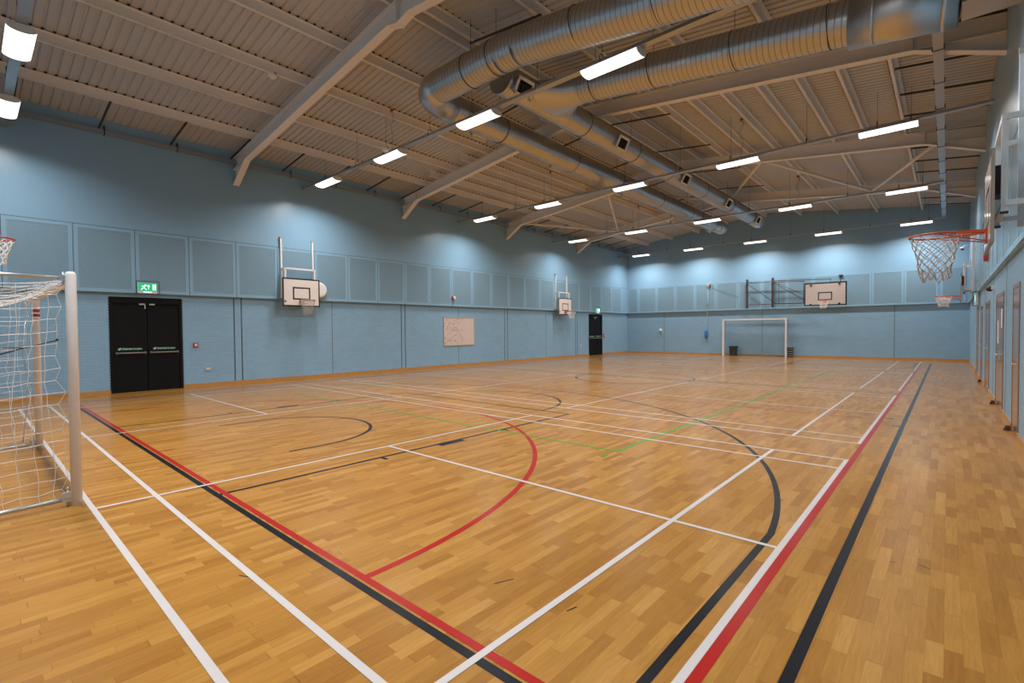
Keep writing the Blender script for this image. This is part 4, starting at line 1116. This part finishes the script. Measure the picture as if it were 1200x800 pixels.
# whiteboard
t = thing('whiteboard', 'smudged off-white whiteboard on the left wall below the panels', 'whiteboard', (XL, 14.465, 1.51))
b = MB(); b.box(XL, XL + 0.02, 13.58, 15.355, 0.915, 2.105)
o = b.build('board_surface', 'whiteboard', t)
b = MB()
for a in ((13.565, 15.37, 0.90, 0.925), (13.565, 15.37, 2.095, 2.12)): b.box(XL, XL + 0.028, a[0], a[1], a[2], a[3])
for a in (13.565, 15.345): b.box(XL, XL + 0.028, a, a + 0.025, 0.925, 2.095)
b.build('board_frame', 'boardedge', t)
# far wall fittings
t = thing('wall_beacon', 'small white alarm beacon on the far wall left of the joint', 'fire alarm', (-13.64, YF, 1.49))
b = MB(); b.box(-13.72, -13.56, YF - 0.05, YF, 1.40, 1.57); b.build('base', 'white', t)
b = MB(); b.ball((-13.64, YF - 0.07, 1.47), 0.07); b.build('lens', 'paper', t)
t = thing('goal_winch', 'blue hand winch bag hanging on a rope beside the far goal', 'winch', (-10.75, YF, 1.3))
b = MB(); b.tube([(-10.77, YF - 0.06, 0.98), (-10.76, YF - 0.06, 1.02), (-10.76, YF - 0.06, 1.42), (-10.75, YF - 0.06, 1.47)], [0.06, 0.085, 0.085, 0.06], 16); b.build('bag', 'blueplastic', t)
b = MB(); b.box(-10.79, -10.71, YF - 0.07, YF - 0.02, 0.86, 0.98); b.build('handle', 'boardedge', t)
b = MB(); b.tube([(-10.74, YF - 0.06, 1.45), (-10.68, YF - 0.13, 2.5), (-10.65, YF - 0.13, 3.0), (-10.60, YF - 0.15, 4.10)], 0.010, 6); b.build('rope', 'rope', t)
b = MB(); b.box(-10.70, -10.62, YF - 0.15, YF - 0.10, 2.95, 3.05); b.build('cleat', 'galv', t)
b = MB(); b.box(-10.70, -10.50, YF - 0.20, YF - OV, 4.10, 4.20); b.tube([(-10.60, YF - 0.22, 4.06), (-10.60, YF - 0.12, 4.06)], 0.05, 14); o = b.build('pulley', 'boardedge', t)
b = MB(); b.tube([(-10.58, YF - 0.17, 4.08), (-8.9, YF - 0.15, 3.33)], 0.005, 6); b.build('stay_cable', 'darksteel', t)
t = thing('pulley_bracket', 'small dark pulley bracket above the wide far basketball board', 'bracket', (-4.03, YF - OV, 4.16))
b = MB(); b.box(-4.12, -3.94, YF - OV - 0.12, YF - OV, 4.13, 4.20); b.build('plate', 'darksteel', t)
b = MB(); b.tube([(-4.05, YF - OV - 0.06, 4.13), (-4.05, YF - OV - 0.06, 3.75)], 0.015, 8); b.build('strut', 'darksteel', t)
def camera_dome(x, y, z, label, wall_x=None):
    t = thing('security_camera', label, 'security camera', (x, y, z))
    b = MB(); b.tube([(x + 0.2, y, z + 0.12), (x + 0.06, y, z + 0.12), (x, y, z + 0.06)], 0.025, 8); b.build('arm', 'white', t)
    b = MB(); b.tube([(x, y, z + 0.07), (x, y, z)], 0.085, 14); b.build('housing', 'white', t)
    b = MB(); b.ball((x, y, z - 0.01), 0.07); b.build('dome', 'glassdark', t)
camera_dome(0.45, 29.1, 4.95, 'small white security camera high in the far right corner')
t = thing('wall_sensor', 'small dark sensor on the right wall brickwork above the plain double door', 'sensor', (XR, 14.63, 2.37))
b = MB(); b.box(XR - 0.05, XR, 14.53, 14.73, 2.33, 2.41); b.build('base', 'white', t)
b = MB(); b.ball((XR - 0.07, 14.63, 2.35), 0.06); b.build('lens', 'binblack', t)
t = thing('alarm_sounder', 'dark red alarm sounder on the right wall below the edge-on board', 'fire alarm', (XR - OVR, 15.3, 3.12))
b = MB(); b.tube([(XR - OVR, 15.3, 3.12), (XR - OVR - 0.03, 15.3, 3.12)], 0.16, 18); b.build('base', 'paper', t)
b = MB(); b.box(XR - OVR - 0.10, XR - OVR - 0.03, 15.12, 15.48, 3.02, 3.24); b.build('sounder', 'redbox', t)
# floor sockets for posts
for x, y, lb in ((-0.30, 10.42, 'dark floor socket plate, nearest of three right of the red line'), (-0.20, 9.95, 'dark floor socket plate, between red and black lines on the right'), (0.0, 14.48, 'dark floor socket plate, right of the black sideline')):
    pass
for (x, y, lb) in ((-0.728, 10.42, 'dark floor socket plate right beside the red line, farther of its pair'),
                   (-0.585, 9.70, 'dark floor socket plate touching the black sideline'),
                   (-0.095, 14.48, 'dark floor socket plate alone right of the black sideline')):
    b = MB(); b.disc((x, y, 0.002), 0.06, n=20, h=0.004)
    tag(b.build('floor_socket', 'brass'), lb, 'floor socket', 'floor socket plates')

# ------------------------------------------------------------------ world, camera, view
w = bpy.data.worlds.new('dim'); SC.world = w; w.use_nodes = True
w.node_tree.nodes['Background'].inputs[0].default_value = (0.05, 0.05, 0.05, 1); w.node_tree.nodes['Background'].inputs[1].default_value = 0.2
cam = bpy.data.cameras.new('camera'); co = bpy.data.objects.new('camera', cam); COL.objects.link(co)
yaw, pitch_, roll = -0.7283604298942267, -0.02286380999096888, -0.008113027685654453
f = Vector((math.sin(yaw)*math.cos(pitch_), math.cos(yaw)*math.cos(pitch_), math.sin(pitch_)))
r = Vector((math.cos(yaw), -math.sin(yaw), 0)); u = r.cross(f)
r2 = r*math.cos(roll) + u*math.sin(roll); u2 = -r*math.sin(roll) + u*math.cos(roll)
co.matrix_world = Matrix(((r2.x, u2.x, -f.x, 0), (r2.y, u2.y, -f.y, 0), (r2.z, u2.z, -f.z, 1.545), (0, 0, 0, 1)))
cam.sensor_width = 36; cam.lens = 572.4896954790817 * 36 / 1200; cam.clip_start = 0.02; cam.clip_end = 200
SC.camera = co
vs = SC.view_settings
vs.view_transform = 'Standard'; vs.look = 'None'; vs.gamma = 1; vs.exposure = -0.12
try: vs.use_curve_mapping = False
except Exception: pass
